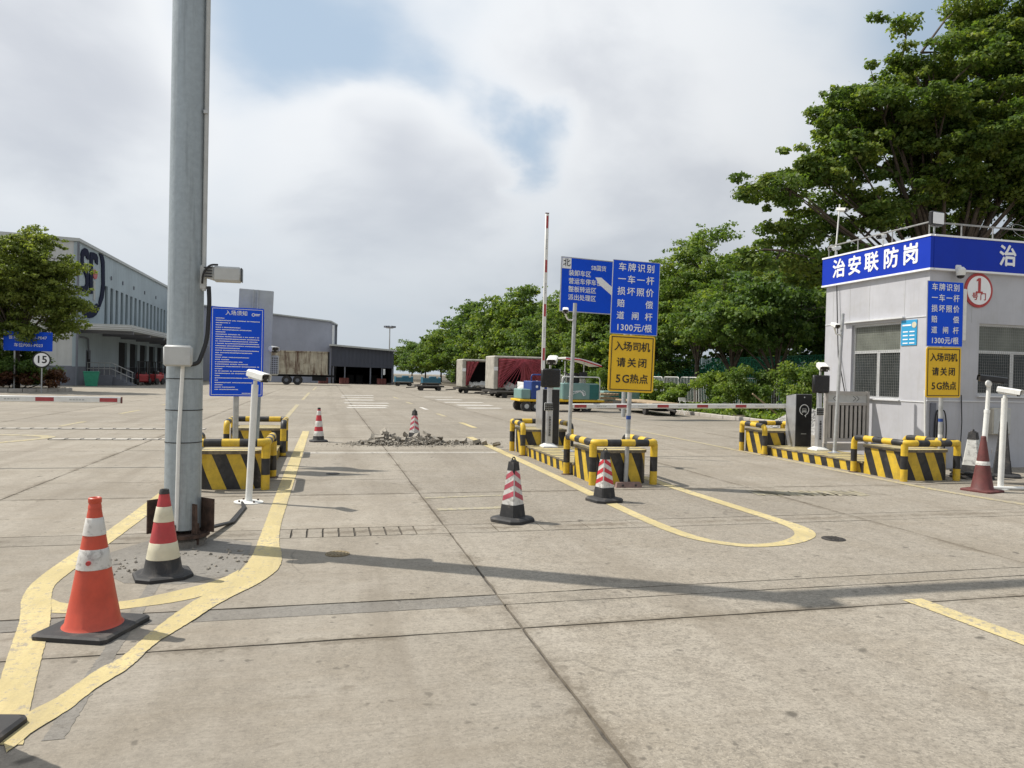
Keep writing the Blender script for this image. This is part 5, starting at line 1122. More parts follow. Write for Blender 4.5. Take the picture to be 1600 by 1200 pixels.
# ================================================================== FAR BUILDINGS
gbl = thing('gable_warehouse', 'pale grey gable end of the warehouse behind the lorry', 'warehouse', (0, 105, -.02))
B().add([(-30, 0, 0), (1.15, 0, 0), (1.15, 0, 8.2), (.6, 0, 8.5), (-30, 0, 11.2), (-30, 40, 0), (1.15, 40, 0), (1.15, 40, 8.2), (.6, 40, 8.5), (-30, 40, 11.2)], [(0, 1, 2, 3, 4), (9, 8, 7, 6, 5), (1, 6, 7, 2), (0, 4, 9, 5)]).build('wall', M_GABLE, gbl)
B().add([(1.5, -.3, 8.15), (.6, -.3, 8.62), (-30, -.3, 11.32), (1.5, 40, 8.15), (.6, 40, 8.62), (-30, 40, 11.32), (1.5, -.3, 8.0), (.55, -.3, 8.45), (-30, -.3, 11.15), (1.5, 40, 8.0), (.55, 40, 8.45), (-30, 40, 11.15)], [(0, 3, 4, 1), (1, 4, 5, 2), (0, 1, 7, 6), (1, 2, 8, 7), (6, 7, 10, 9), (7, 8, 11, 10), (0, 6, 9, 3)]).build('roof', M_CANOPY, gbl)
B().box((.9, -.1, 4), (.3, .2, 8)).build('corner_trim', M_BOOTHTRIM, gbl); B().box((-.4, -.06, 3.1), (1.1, .1, .5)).build('small_sign', M_TUGBLUE, gbl)
for x in (1.15,):
    for k in range(6): B().box((1.3, 1+4*k, 4.2), (.3, .25, 8)).build('side_rib', M_PLINTH, gbl)
sh = thing('loading_shed', 'low dark shed with open bays at the end of the yard', 'shed', (.7, 100, -.02))
B().add([(0, 0, 2.3), (8.1, 0, 2.2), (8.1, 0, 4.5), (0, 0, 5.0), (0, .3, 2.3), (8.1, .3, 2.2), (8.1, .3, 4.5), (0, .3, 5.0)], [(0, 1, 2, 3), (7, 6, 5, 4), (0, 4, 5, 1), (1, 5, 6, 2), (3, 7, 4, 0)]).build('fascia_wall', M_SHED, sh)
B().add([(-.3, -.5, 5.0), (8.5, -.5, 4.47), (8.5, 22, 4.47), (-.3, 22, 5.0), (-.3, -.5, 5.22), (8.5, -.5, 4.69), (8.5, 22, 4.69), (-.3, 22, 5.22)], [(0, 3, 2, 1), (4, 5, 6, 7), (0, 1, 5, 4), (1, 2, 6, 5), (2, 3, 7, 6), (3, 0, 4, 7)]).build('roof', M_CANOPY, sh)
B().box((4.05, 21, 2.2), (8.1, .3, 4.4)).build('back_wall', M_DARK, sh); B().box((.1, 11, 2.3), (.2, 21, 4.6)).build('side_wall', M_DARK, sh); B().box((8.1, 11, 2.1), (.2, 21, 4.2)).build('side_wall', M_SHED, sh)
for x in (.25, 1.75, 5.1, 6.6, 8.0): B().box((x, .18, 1.15), (.16, .16, 2.28)).build('column', M_PLINTH, sh)
for x in (2.6, 3.8, 6.0): B().box((x, 3+x*.3, .6), (.9, .9, 1.2)).build('stored_crate', M_DARK, sh)
B().box((6.9, .05, 1.7), (.26, .08, .8)).build('door_sign', M_SIGNW, sh)
for i, (x, w_, h_) in enumerate(((1.0, .9, 1.5), (2.2, 1.2, .9), (6.9, 1.0, 1.0))):
    c = thing('stacked_drums', ['red stack of drums between the lorry and the shed', 'low red barrier piece before the shed bays', 'dull red drums before the right end of the shed'][i], 'drums', (.4+x-1.6*(i == 0), 98.2, -.02))
    for k in range(3): B().lathe([(.26, 0), (.28, .06), (.26, .12), (.28, .4), (.26, .75), (.28, .8)], 14, (-w_/2+.35*k, .1*k, .0)).build('drum', M_DARKRED, c, True)
    if h_ > 1.2:
        for k in range(2): B().lathe([(.26, .82), (.28, .88), (.26, .94), (.28, 1.2), (.26, 1.55), (.28, 1.6)], 14, (-w_/2+.2+.35*k, .1, .0)).build('drum', M_DARKRED, c, True)
lm = thing('light_mast', 'distant airport light mast with a ring of lamps above the trees', 'light mast', (21.4, 260, 0)); B().tube([(0, 0, 0), (0, 0, 17.5)], [.35, .16], 10).build('mast', M_GALV2, lm, True); B().lathe([(1.3, 17.1), (1.3, 17.35)], 16).build('ring', M_GALV2, lm)
for k in range(10): a = R(36*k); B().box((1.7*math.cos(a), 1.7*math.sin(a), 17.6), (.75, .6, .55), rz=a).build('lamp', M_PLINTH, lm)

# ================================================================== LORRY WITH CONTAINER
ct = thing('container_lorry', 'lorry trailer carrying a rust streaked cream container', 'lorry', (-3.3, 88, -.02))
cw_, ch_, cd_ = 7.2, 2.55, 2.4
cb2 = B(); n = 26
for i in range(n):                                     # folded side panels
    x0 = -cw_/2+cw_*i/n; x1 = x0+cw_/n; y0 = -.05 if i % 2 else .0
    cb2.add([(x0+.03, -cd_/2+y0, 1.22), (x1-.03, -cd_/2+y0, 1.22), (x1-.03, -cd_/2+y0, 3.75), (x0+.03, -cd_/2+y0, 3.75), (x1+.03, -cd_/2-.05-y0, 1.22), (x1+.03, -cd_/2-.05-y0, 3.75)], [(0, 1, 2, 3), (1, 4, 5, 2)])
cb2.box((0, .02, 2.48), (cw_, cd_-.12, 2.53)); cb2.build('container', M_RUSTP, ct)
for z in (1.25, 3.78): B().box((0, -cd_/2-.04, z), (cw_+.1, .14, .14)).build('container_rail', M_RUSTP, ct)
for s in (-1, 1): B().box((s*(cw_/2), -cd_/2-.03, 2.5), (.18, .16, 2.6)).build('corner_post', M_DARK if s > 0 else M_RUSTP, ct)
B().box((.3, 0, 1.05), (cw_+.8, 1.0, .22)).build('chassis', M_DARK, ct); B().box((2.6, -.9, .75), (1.6, .3, .5)).build('underrun_box', M_DARK, ct)
for x in (-1.0, .2):
    for s in (-1, 1): w_ = B().cyl((x, s*.75, .52), (x, s*1.12, .52), .52, 20).build('wheel', M_RUBBER, ct, True); B().cyl((x, s*1.12, .52), (x, s*1.14, .52), .22, 12).build('hub', M_PLINTH, w_)
tc = B(); tc.box((-5.0, 0, 1.9), (1.9, 2.4, 2.6), bev=.2); tc.build('cab', M_WHITE, ct); B().box((-4.9, -1.205, 2.4), (.9, .02, .8)).build('cab_window', M_GLASS, ct); B().cyl((-5.1, -1.25, .52), (-5.1, -.8, .52), .52, 20).build('wheel', M_RUBBER, ct, True)

# ================================================================== AIR CARGO
def dolly(t, w_, d_, z, x0=0):
    B().box((x0, 0, z), (w_, d_, .14)).build('deck', M_IRON, t); B().box((x0, 0, z-.14), (w_*.8, .5, .16)).build('frame', M_DARK, t)
    for sx_ in (-1, 1):
        for sy in (-1, 1): B().cyl((x0+sx_*w_*.32, sy*d_*.42-.07, .2), (x0+sx_*w_*.32, sy*d_*.42+.07, .2), .2, 14).build('wheel', M_RUBBER, t, True)
    B().tube([(x0-w_/2, 0, z-.1), (x0-w_/2-.9, 0, .25)], .05, 8).build('tow_bar', M_IRON, t, True)
def pallet_box(x, y, w_, h_, rz, label, netted, seed):
    t = thing('cargo_pallet', label, 'cargo pallet', (x, y, -.02), rz); d_ = 2.4; q = random.Random(seed); z0 = .55
    dolly(t, w_+.5, d_+.2, .42)
    # frame of tarpaulin: left side wall, roof, back, right wall, open front with curtains
    B().box((-w_/2+.18, 0, z0+h_/2), (.36, d_, h_), bev=.05).build('side_wall', M_TARP, t); B().box((w_/2-.06, .02, z0+h_/2), (.12, d_-.04, h_-.05), bev=.03).build('side_wall', M_TARP, t)
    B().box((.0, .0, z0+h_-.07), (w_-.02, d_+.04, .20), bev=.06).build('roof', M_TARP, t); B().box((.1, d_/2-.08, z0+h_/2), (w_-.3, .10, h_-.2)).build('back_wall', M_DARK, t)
    nx = 22; 
    def curtain(u0, u1, f, name):
        mb = B(); m_ = 12; vs = []
        for i in range(nx+1):
            for j in range(m_+1):
                s, v_ = i/nx, j/m_; a, b = f(v_); u = a+(b-a)*s
                vs.append((u, -d_/2-.03+.07*math.sin(s*19+v_*2)*(1-.3*v_)+.03*q.uniform(-1, 1), z0+h_-.16-(h_-.3)*v_))
        mb.add(vs, [(i*(m_+1)+j, i*(m_+1)+j+1, (i+1)*(m_+1)+j+1, (i+1)*(m_+1)+j) for i in range(nx) for j in range(m_)]); return mb.build(name, M_NET, t, True)
    lft, rgt = -w_/2+.36, w_/2-.1
    if netted:
        curtain(0, 1, lambda v_: (lft, lft+(rgt-lft)*(.58-.45*min(1, v_*1.3))), 'curtain'); curtain(0, 1, lambda v_: (rgt-(rgt-lft)*(.55-.10*v_), rgt), 'curtain')
        nt_ = B()
        for k in range(26):
            a = R(6+k*7); L_ = 2.6; x1, z1 = w_*.1+L_*math.cos(a)*1.3, h_*.9-L_*abs(math.sin(a))
            nt_.tube([(w_*.1, -d_/2-.14, z0+h_*.93), (max(lft, min(rgt, x1)), -d_/2-.15, max(z0+.2, z0+z1))], .018, 5)
        for k in range(14): nt_.tube([(rgt-.12*k, -d_/2-.13, z0+h_*.92), (rgt, -d_/2-.13, z0+h_*.92-.16*k)], .016, 5)
        nt_.build('net_cords', M_PINKREF, t)
    else:
        curtain(0, 1, lambda v_: (lft, lft+.9*(1-v_)**1.3+.22), 'curtain'); curtain(0, 1, lambda v_: (rgt-.45*(1-v_)-.1, rgt), 'curtain')
    for k in range(7):
        mb = B(); rock(mb, (0, 0, 0), q.uniform(.35, .55), seed*31+k, (1.3, 1, .7)); mb.build('sack', M_SACK, t, True, loc=(lft+.35+(rgt-lft-.5)*k/7, -d_/2+.45+q.uniform(-.1, .2), z0+.16+.1*q.random()))
    B().box((-w_/2+.17, -d_/2-.012, z0+h_*.62), (.3, .01, .28)).build('label_sheet', M_SIGNW, t)
    return t
pallet_box(12.75, 63, 3.1, 2.35, R(2), 'open tarpaulin cargo pallet on a dolly, farther of the two', False, 3)
pallet_box(14.15, 55.2, 4.0, 2.5, R(3), 'cargo pallet draped in red net on a dolly, nearer of the two', True, 8)
for (x, y, w_, rz_, lb) in ((9.6, 70, 2.6, R(0), 'empty low dolly just left of the tarpaulin cargo pallets'), (13.2, 51, 3.4, R(5), 'low dolly loaded with white sacks before the netted pallet')):
    t = thing('cargo_dolly', lb, 'dolly', (x, y, -.02), rz_); dolly(t, w_, 1.8, .42)
    if 'sacks' in lb:
        q = random.Random(2)
        for k in range(14): mb = B(); rock(mb, (0, 0, 0), q.uniform(.30, .5), 60+k, (1.3, 1, .7)); mb.build('sack', M_SACK, t, True, loc=(.9+q.uniform(-.5, .9), q.uniform(-.6, .5), .66+.3*q.random()))
for (x, y, lb) in ((9.4, 92, 'small blue baggage cart farther off, left of the pair'), (12.1, 87, 'small blue baggage cart nearer the cargo, right of the pair')):
    t = thing('baggage_cart', lb, 'cart', (x, y, -.02), R(5)); dolly(t, 2.3, 1.3, .42); B().box((0, -.6, .80), (2.1, .06, .55)).build('side_panel', M_CARTBLUE, t); B().box((0, .6, .80), (2.1, .06, .55)).build('side_panel', M_CARTBLUE, t)
    for s in (-1, 1): B().box((s*1.05, 0, .85), (.06, 1.2, .7)).build('end_panel', M_CARTBLUE, t); B().tube([(s*1.05, -.55, 1.2), (s*1.05, .55, 1.2)], .03, 6).build('push_bar', M_GALV2, t)
    B().box((.2, 0, 1.15), (.8, .7, .25), bev=.06).build('load', M_CARTBLUE, t)

# platform tug with canopy
tg = thing('platform_tug', 'electric platform tug with blue and teal ends and a white canopy', 'tug', (10.35, 32.6, -.02), R(2))
B().box((.1, 0, .52), (4.1, 1.5, .10), bev=.02).build('deck', M_YSIGN, tg); B().box((.2, 0, .41), (3.7, 1.2, .14)).build('chassis', M_DARK, tg)
B().box((-.95, -.1, .98), (.92, 1.25, .82), bev=.03).build('blue_box', M_TUGBLUE, tg); B().box((-1.65, -.1, .80), (.45, 1.2, .45), bev=.03).build('side_box', M_TEAL, tg)
B().box((.95, -.1, .95), (1.75, 1.3, .76), bev=.04).build('teal_box', M_TEAL, tg); B().box((1.62, -.755, .94), (.46, .012, .66)).build('dark_panel', M_TEALD, tg)
for k in range(5): B().tube([(.35+.17*k, -.757, .70+.08*k), (.6+.14*k, -.759, .95), (.95+.06*k, -.759, 1.0-.05*k), (1.1, -.757, .75)], .012, 5).build('swirl_mark', M_SIGNW, tg)
B().lathe([(.06, 0), (.06, .006)], 14, M=Matrix.Translation((-1.15, -.727, 1.14)) @ Matrix.Rotation(R(90), 4, 'X')).build('round_mark', M_SIGNW, tg); B().box((-.85, -.73, .92), (.32, .006, .05)).build('name_mark', M_SIGNW, tg)
B().tube(fillet([(-1.38, -.6, 1.38), (-1.38, -.6, 1.68), (-.55, -.6, 1.68), (-.55, -.6, 1.38)], .12), .03, 8).build('hand_rail', M_TUGBLUE, tg, True); B().tube(fillet([(.1, -.6, 1.33), (.1, -.6, 1.62), (1.95, -.6, 1.62), (1.95, -.6, .6)], .15), .03, 8).build('hand_rail', M_WHITE, tg, True)
for x in (.55, 1.5): B().cyl((x, .3, 1.3), (x, .3, 2.35), .03, 8).build('canopy_post', M_WHITE, tg)
cp = B(); vs = []
for i in range(9):
    t_ = i/8; x = .20+1.75*t_; z = 2.52-.33*t_*t_
    for y in (-.75, .75): vs += [(x, y, z), (x, y, z-.07)]
cp.add(vs, [(i*4, (i+1)*4, (i+1)*4+2, i*4+2) for i in range(8)]+[(i*4+1, i*4+3, (i+1)*4+3, (i+1)*4+1) for i in range(8)]+[(i*4, i*4+1, (i+1)*4+1, (i+1)*4) for i in range(8)]+[(i*4+2, (i+1)*4+2, (i+1)*4+3, i*4+3) for i in range(8)]+[(0, 2, 3, 1), (32, 33, 35, 34)]); cp.build('canopy', M_WHITE, tg)
B().tube([(.2, -.765, 2.44), (.9, -.765, 2.40), (1.95, -.765, 2.12)], .03, 6).build('canopy_stripe', M_REDREF, tg)
B().box((.9, .1, 1.55), (.5, .5, .5), bev=.08).build('seat', M_BLACK, tg); B().box((1.25, -.3, 1.70), (.38, .1, .30), bev=.03).build('control_box', M_BLACK, tg); B().cyl((.4, .1, 1.3), (.55, .1, 1.75), .025, 8).build('steering_column', M_BLACK, tg); B().cyl((.55, .1, 1.75), (.57, .1, 1.78), .18, 16).build('steering_wheel', M_BLACK, tg)
for x in (-1.6, -1.15, 1.3):
    for s in (-1, 1): w_ = B().cyl((x, s*.50, .25), (x, s*.70, .25), .25, 18).build('wheel', M_RUBBER, tg, True); B().cyl((x, s*.70, .25), (x, s*.71, .25), .11, 12).build('hub', M_GREYBOX, w_)
B().box((1.75, -.2, .38), (.5, 1.0, .35), bev=.05).build('bumper', M_RUBBER, tg)
pk2 = thing('wooden_pallets', 'loose stack of wooden pallets between the tug and the teal cart', 'pallets', (14.0, 35.8, 0), R(8))
for k in range(3):
    for j in range(6): B().box((-.5+.2*j+.03*k, 0, .38+.2*k), (.12, 1.0, .022), rz=.06*k).build('plank', M_WOOD, pk2)
    for j in range(3): B().box((0.03*k, -.45+.45*j, .32+.2*k), (1.15, .09, .09), rz=.06*k).build('bearer', M_WOOD, pk2)
B().box((0, 0, .14), (1.3, 1.1, .27)).build('bottom_block', M_DARK, pk2)
tcx = thing('teal_cart', 'low teal trailer cart partly behind the large yellow sign', 'cart', (14.9, 37.5, 0), R(6)); B().box((.5, 0, .62), (2.2, 1.3, .52), bev=.03).build('body', M_TEAL, tcx); B().box((.5, 0, .30), (2.3, 1.0, .12)).build('chassis', M_DARK, tcx); B().box((.1, -.655, .64), (.7, .012, .40)).build('panel', M_TEALD, tcx)
for x in (-.3, 1.3):
    for s in (-1, 1): B().cyl((x, s*.5, .2), (x, s*.66, .2), .2, 14).build('wheel', M_RUBBER, tcx, True)
tl2 = thing('flat_trailer', 'long low dark trailer standing along the kerb behind the lowered boom', 'trailer', (14.4, 31.5, 0), R(86)); dolly(tl2, 5.2, 1.5, .40); B().box((0, 0, .53), (5.0, 1.3, .06)).build('deck_board', M_WOOD, tl2)

# ================================================================== TREES AND PLANTS
def leaf_mesh(name, clumps, n, size, seed, cols, parent, mat_=M_LEAF, flat=.5, shell=.25):
    """leaf-sized faces spread through the clumps; every leaf has its own tint"""
    g = np.random.default_rng(seed); C = np.array([c[:3] for c in clumps]); S = np.array([c[3:6] for c in clumps]); wgt = S.prod(1)**(2/3); wgt /= wgt.sum()
    k = g.choice(len(clumps), n, p=wgt); d = g.normal(size=(n, 3)); d /= np.linalg.norm(d, axis=1)[:, None]
    r = shell+(1-shell)*g.random(n)**.6; r *= 1+.22*g.normal(size=n)*(g.random(n) < .3); P_ = C[k]+d*S[k]*r[:, None]
    nrm = .55*d+np.array([0, 0, flat])+.55*g.normal(size=(n, 3)); nrm /= np.linalg.norm(nrm, axis=1)[:, None]
    a = np.cross(nrm, g.normal(size=(n, 3))); a[:, 2] -= .25; a -= nrm*(a*nrm).sum(1)[:, None]; a /= np.linalg.norm(a, axis=1)[:, None]+1e-9; b = np.cross(nrm, a)
    L_ = (size*(.6+.8*g.random(n)))[:, None]; W_ = L_*(.26+.16*g.random(n))[:, None]
    V = np.stack([P_-a*L_*.5, P_+b*W_-a*L_*.08, P_+a*L_*.5-nrm*L_*.10, P_-b*W_-a*L_*.08], 1).reshape(-1, 3)
    me = bpy.data.meshes.new(name); me.vertices.add(4*n); me.vertices.foreach_set('co', V.astype(np.float32).ravel())
    me.loops.add(4*n); me.loops.foreach_set('vertex_index', np.arange(4*n, dtype=np.int32)); me.polygons.add(n); me.polygons.foreach_set('loop_start', np.arange(0, 4*n, 4, dtype=np.int32))
    ct_ = g.random(len(clumps))[k]; t = np.clip(.5*ct_+.5*g.random(n)+.04, 0, 1)[:, None]; cols = np.array(cols)
    c = np.where(t < .5, cols[0]+(cols[1]-cols[0])*t*2, cols[1]+(cols[2]-cols[1])*(t-.5)*2); c = c*np.array([1.14, 1.14, .95])*(1.0+.8*g.random((n, 1)))
    me.update(); at = me.color_attributes.new('tint', 'FLOAT_COLOR', 'POINT'); at.data.foreach_set('color', np.repeat(np.concatenate([c, np.ones((n, 1))], 1), 4, 0).astype(np.float32).ravel())
    me.materials.append(mat_); o = bpy.data.objects.new(name, me); COL.objects.link(o); o.parent = parent; return o
GREEN = [(.036, .068, .016), (.074, .118, .028), (.14, .172, .040)]
DGREEN = [(.028, .056, .018), (.058, .100, .030), (.105, .145, .040)]
OLIVE = [(.065, .082, .022), (.125, .142, .036), (.20, .21, .06)]
LEFTG = [(.048, .070, .018), (.092, .120, .030), (.15, .175, .05)]
YGREEN = [(.05, .09, .02), (.10, .15, .03), (.16, .20, .05)]
REDDISH = [(.035, .020, .016), (.07, .028, .022), (.10, .06, .03)]
def tree(name, label, x, y, h_, crowns, n, size, cols, seed, trunk_r=.18, fork=None, group=None, z0=.05, clump=1.0, flat=.5, density=1.0, zsq=.62, lean=(0, 0)):
    """crowns: ellipsoids (dx, dy, z, rx, ry, rz) filled with leaf clumps; limbs reach from the trunk to the clumps"""
    t = thing(name, label, 'tree', (x, y, z0), 0, group); q = random.Random(seed); fork = fork or h_*.32; cl = []
    for cx, cy, cz, rx, ry, rz_ in crowns:
        m_ = max(4, int(rx*ry*rz_/(clump**3)*1.15*density))
        for _ in range(m_):
            while True:
                u = [q.uniform(-1, 1) for _ in range(3)]; l = sum(c*c for c in u)
                if .12 < l <= 1: break
            s = clump*q.uniform(.6, 1.2); k_ = 1+.16*q.uniform(-1, 1)
            px, py, pz = cx+u[0]*rx*k_*.86, cy+u[1]*ry*k_*.86, cz+u[2]*rz_*k_*.86
            cl.append((px, py, pz, s*q.uniform(.7, 1.1), s*q.uniform(.7, 1.1), s*zsq*q.uniform(.7, 1.1)))
            az = math.atan2(py, px)+q.uniform(-.9, .9)                    # sprigs reaching outwards from the clump
            for j in range(3):
                ex = s*(.75+.45*j)*q.uniform(.8, 1.2); az += q.uniform(-.7, .7)
                cl.append((px+ex*math.cos(az), py+ex*math.sin(az), pz+s*q.uniform(-.35, .45), s*.42*q.uniform(.7, 1.2), s*.42*q.uniform(.7, 1.2), s*.20*q.uniform(.7, 1.3)))
    wd = B(); top = Vector((lean[0], lean[1], fork))
    wd.tube([(0, 0, -.1), (lean[0]*.3, lean[1]*.3, fork*.35), (lean[0]*.7, lean[1]*.7, fork*.75), tuple(top)], [trunk_r*1.25, trunk_r, trunk_r*.9, trunk_r*.8], 10)
    limbs = []
    for cx, cy, cz, rx, ry, rz_ in crowns:
        for k in range(3 if rx > 1.5 else 2):
            e = Vector((cx+q.uniform(-.5, .5)*rx, cy+q.uniform(-.5, .5)*ry, cz+q.uniform(-.2, .5)*rz_)); m_ = top.lerp(e, .5)+Vector((q.uniform(-.3, .3), q.uniform(-.3, .3), .03*(e-top).length))
            pth = [tuple(top-Vector((0, 0, .15))), tuple(top.lerp(m_, .5)), tuple(m_), tuple(m_.lerp(e, .6)), tuple(e)]; wd.tube(pth, [trunk_r*.40, trunk_r*.27, trunk_r*.17, trunk_r*.10, trunk_r*.04], 7); limbs.append([Vector(p) for p in pth[1:]])
    for i, c in enumerate(cl):
        if i % 4: continue
        e = Vector(c[:3]); b = min((p for l in limbs for p in l), key=lambda p: (p-e).length+max(0, p.z-e.z)*2); m_ = b.lerp(e, .55)+Vector((q.uniform(-.1, .1), q.uniform(-.1, .1), .06*(e-b).length)); wd.tube([tuple(b), tuple(m_), tuple(e)], [trunk_r*.16, trunk_r*.10, trunk_r*.03], 5)
    wd.build('trunk', M_BARK, t, True); leaf_mesh('crown', cl, n, size, seed, cols, t, flat=flat); return t
# big tree behind the booth
tree('broadleaf_tree', 'huge spreading broadleaf tree towering behind the guard booth', 23.5, 24, 17.5,
     [(1.5, 0, 10.6, 5.0, 3.4, 2.2), (2.6, 0, 13.6, 4.8, 3.2, 2.6), (-1.6, 0, 12.4, 3.0, 2.6, 2.0), (-3.0, 0, 11.0, 2.6, 2.2, 1.8), (-1.2, 0, 14.4, 1.8, 1.8, 1.2), (2.8, 0, 16.0, 2.6, 2.2, 1.6), (5.5, 0, 12.5, 3.0, 2.6, 3.0), (-4.8, -.3, 9.6, 2.0, 1.8, 1.0), (-6.4, -.5, 8.7, 1.5, 1.3, .75), (-8.2, -.8, 8.2, 1.3, 1.0, .55), (-5.4, .2, 7.2, 1.9, 1.8, .9), (-3.6, .5, 8.2, 2.2, 2.0, .9), (-7.6, .3, 6.0, 1.8, 1.6, .7), (-5.0, .6, 5.6, 2.2, 1.8, .9), (-3.4, 0, 13.0, .9, .9, .6), (7.0, 0, 9.5, 3.0, 2.6, 1.2), (-.5, .3, 8.7, 2.6, 2.2, .8), (3.2, .3, 8.8, 2.6, 2.2, .8), (-2.6, .4, 6.6, 1.8, 1.6, .7), (.8, -.3, 7.5, 2.8, 1.8, .65), (4.6, -.3, 7.8, 3.0, 1.8, .7), (2.4, -.8, 9.6, 3.2, 1.6, .9)],
     260000, .155, [(.030, .058, .014), (.062, .100, .024), (.13, .155, .036)], 5, .34, 4.5, clump=.85, flat=.7, zsq=.5, density=1.05)
# row along the yard
ROW = [(20.5, 30.5, 7.0, 3.3, 'young tree behind the closed barrier cabinet, nearest of the row'), (21.5, 36, 8.2, 3.2, 'dense green tree right of the tall middle gate sign'), (22.5, 41.8, 10.6, 3.3, 'tall pointed tree just right of the middle gate sign'), (23.5, 48, 9.8, 3.4, 'dense tree behind the middle gate sign'),
       (22.5, 55, 9.6, 3.4, 'broad tree behind the blue direction sign'), (22.5, 62.5, 10.6, 3.6, 'bushy tree left of the raised barrier boom'), (22.5, 71, 11.0, 3.8, 'rounded tree above the netted cargo pallet'), (22.0, 80, 12.2, 4.2, 'tall rounded tree above the tarpaulin cargo pallet'), (21.0, 91, 12.0, 4.4, 'broad tree left of the tarpaulin cargo pallets'),
       (21.5, 104, 12.8, 4.6, 'far tree with a high crown left of the cargo'), (20.5, 118, 11.6, 4.6, 'distant tree stepping down towards the shed'), (20.5, 134, 9.8, 4.6, 'distant low tree right of the dark shed'), (20, 152, 9.4, 4.6, 'small distant tree beside the dark shed roof'), (19.5, 172, 9.6, 5, 'farthest tree below the light mast')]
for i, (x, y, h_, w_, lb) in enumerate(ROW):
    q = random.Random(40+i); cr_ = [(0, 0, h_*.60, w_, w_, h_*.28), (q.uniform(-.5, .5), q.uniform(-1, 1), h_*.82, w_*.6, w_*.65, h_*.16), (-w_*.45, q.uniform(-1, 1), h_*.42, w_*.75, w_*.8, h_*.20), (-w_*.3, w_*.55, h_*.5, w_*.6, w_*.6, h_*.2), (-.3*w_, -w_*.6, h_*.33, w_*.7, w_*.6, h_*.17)]
    if y < 46: cr_ = [(c[0], c[1], c[2]+.55, *c[3:]) for c in cr_ if c[2] > h_*.45]+[(-w_*.3, .3, h_*.62, w_*.8, w_*.8, h_*.15)]
    tree('roadside_tree', lb, x, y, h_, cr_, int(34000 if y < 60 else 22000), .17 if y < 50 else .23 if y < 80 else .33, [DGREEN, GREEN, GREEN][i % 3], 60+i, .16, h_*.25, 'trees along the right of the yard', clump=.8 if y < 70 else 1.05, zsq=.6, flat=.6, density=1.2)
for i, (x, y, h_, w_, lb) in enumerate(((27.5, 34, 9.4, 4.0, 'back row tree rising behind the barrier cabinet'), (28, 44, 10, 4.2, 'back row tree behind the tall gate sign'), (28, 58, 10.5, 4.5, 'back row tree behind the direction sign'), (28, 76, 12, 5, 'back row tree behind the netted cargo'), (27.5, 96, 12, 5, 'back row tree behind the tarpaulin cargo'), (30, 26, 8.2, 3.6, 'back row tree beside the far corner of the booth'))):
    tree('roadside_tree', lb, x, y, h_, [(0, 0, h_*.55, w_, w_, h_*.40), (0, 0, h_*.8, w_*.6, w_*.6, h_*.18)], 14000, .32, DGREEN, 90+i, .18, h_*.25, 'trees behind the green fence', clump=1.1, zsq=.6)
tree('camphor_tree', 'rounded olive green tree in front of the logo warehouse', -18.0, 50.2, 10, [(-.4, 0, 7.2, 2.8, 2.6, 2.3), (1.5, 0, 6.2, 1.9, 1.9, 1.9), (-2.2, 0, 6.4, 2.2, 2.2, 1.9), (.3, 0, 9.0, 1.8, 1.7, .9), (2.3, 0, 4.6, 1.2, 1.3, 1.2), (-1.5, -.3, 4.0, 2.4, 1.6, .9), (.8, -.4, 3.6, 2.2, 1.3, .55), (.2, -1.5, 3.35, 1.7, .8, .40), (-1.2, -1.4, 2.9, 1.0, .7, .5), (1.6, 0, 7.6, 1.6, 1.6, 1.3), (2.4, -.2, 5.6, 1.4, 1.4, 1.3), (-2.5, -.2, 8.2, 1.8, 1.8, 1.2), (0, .3, 5.2, 2.6, 2.2, 1.3), (2.2, -.6, 3.9, 1.3, 1.0, .8), (-2.6, -.6, 3.6, 1.6, 1.2, .9)], 100000, .15, LEFTG, 31, .17, 2.6, clump=.62, flat=.5, zsq=.7, density=1.5)
tree('camphor_tree', 'olive green tree cut off by the left edge behind the blue car park sign', -22.5, 52, 9, [(0, 0, 6.5, 3, 2.8, 2.4), (1, 0, 4.0, 2.6, 2, 1.2)], 26000, .20, LEFTG, 33, .17, 2.4, clump=.8, zsq=.7)
def bush(name, label, x, y, blobs, n, size, cols, seed, cat='bush', group=None, z=.08):
    t = thing(name, label, cat, (x, y, z), 0, group); q = random.Random(seed); st = B(); cl = []
    for bx, by, bz, rx, ry, rz_ in blobs:
        for _ in range(max(3, int(rx*ry*rz_*14))):
            cl.append((bx+q.uniform(-.8, .8)*rx, by+q.uniform(-.8, .8)*ry, bz+q.uniform(-.7, .8)*rz_, .38*rx**.3, .38*ry**.3, .30*rz_**.3))
        st.tube([(bx*.4, by*.4, 0), (bx*.8, by*.8, bz*.5), (bx, by, bz)], [.035, .025, .01], 6)
    st.build('stems', M_BARK, t); leaf_mesh('foliage', cl, n, size, seed, cols, t); return t
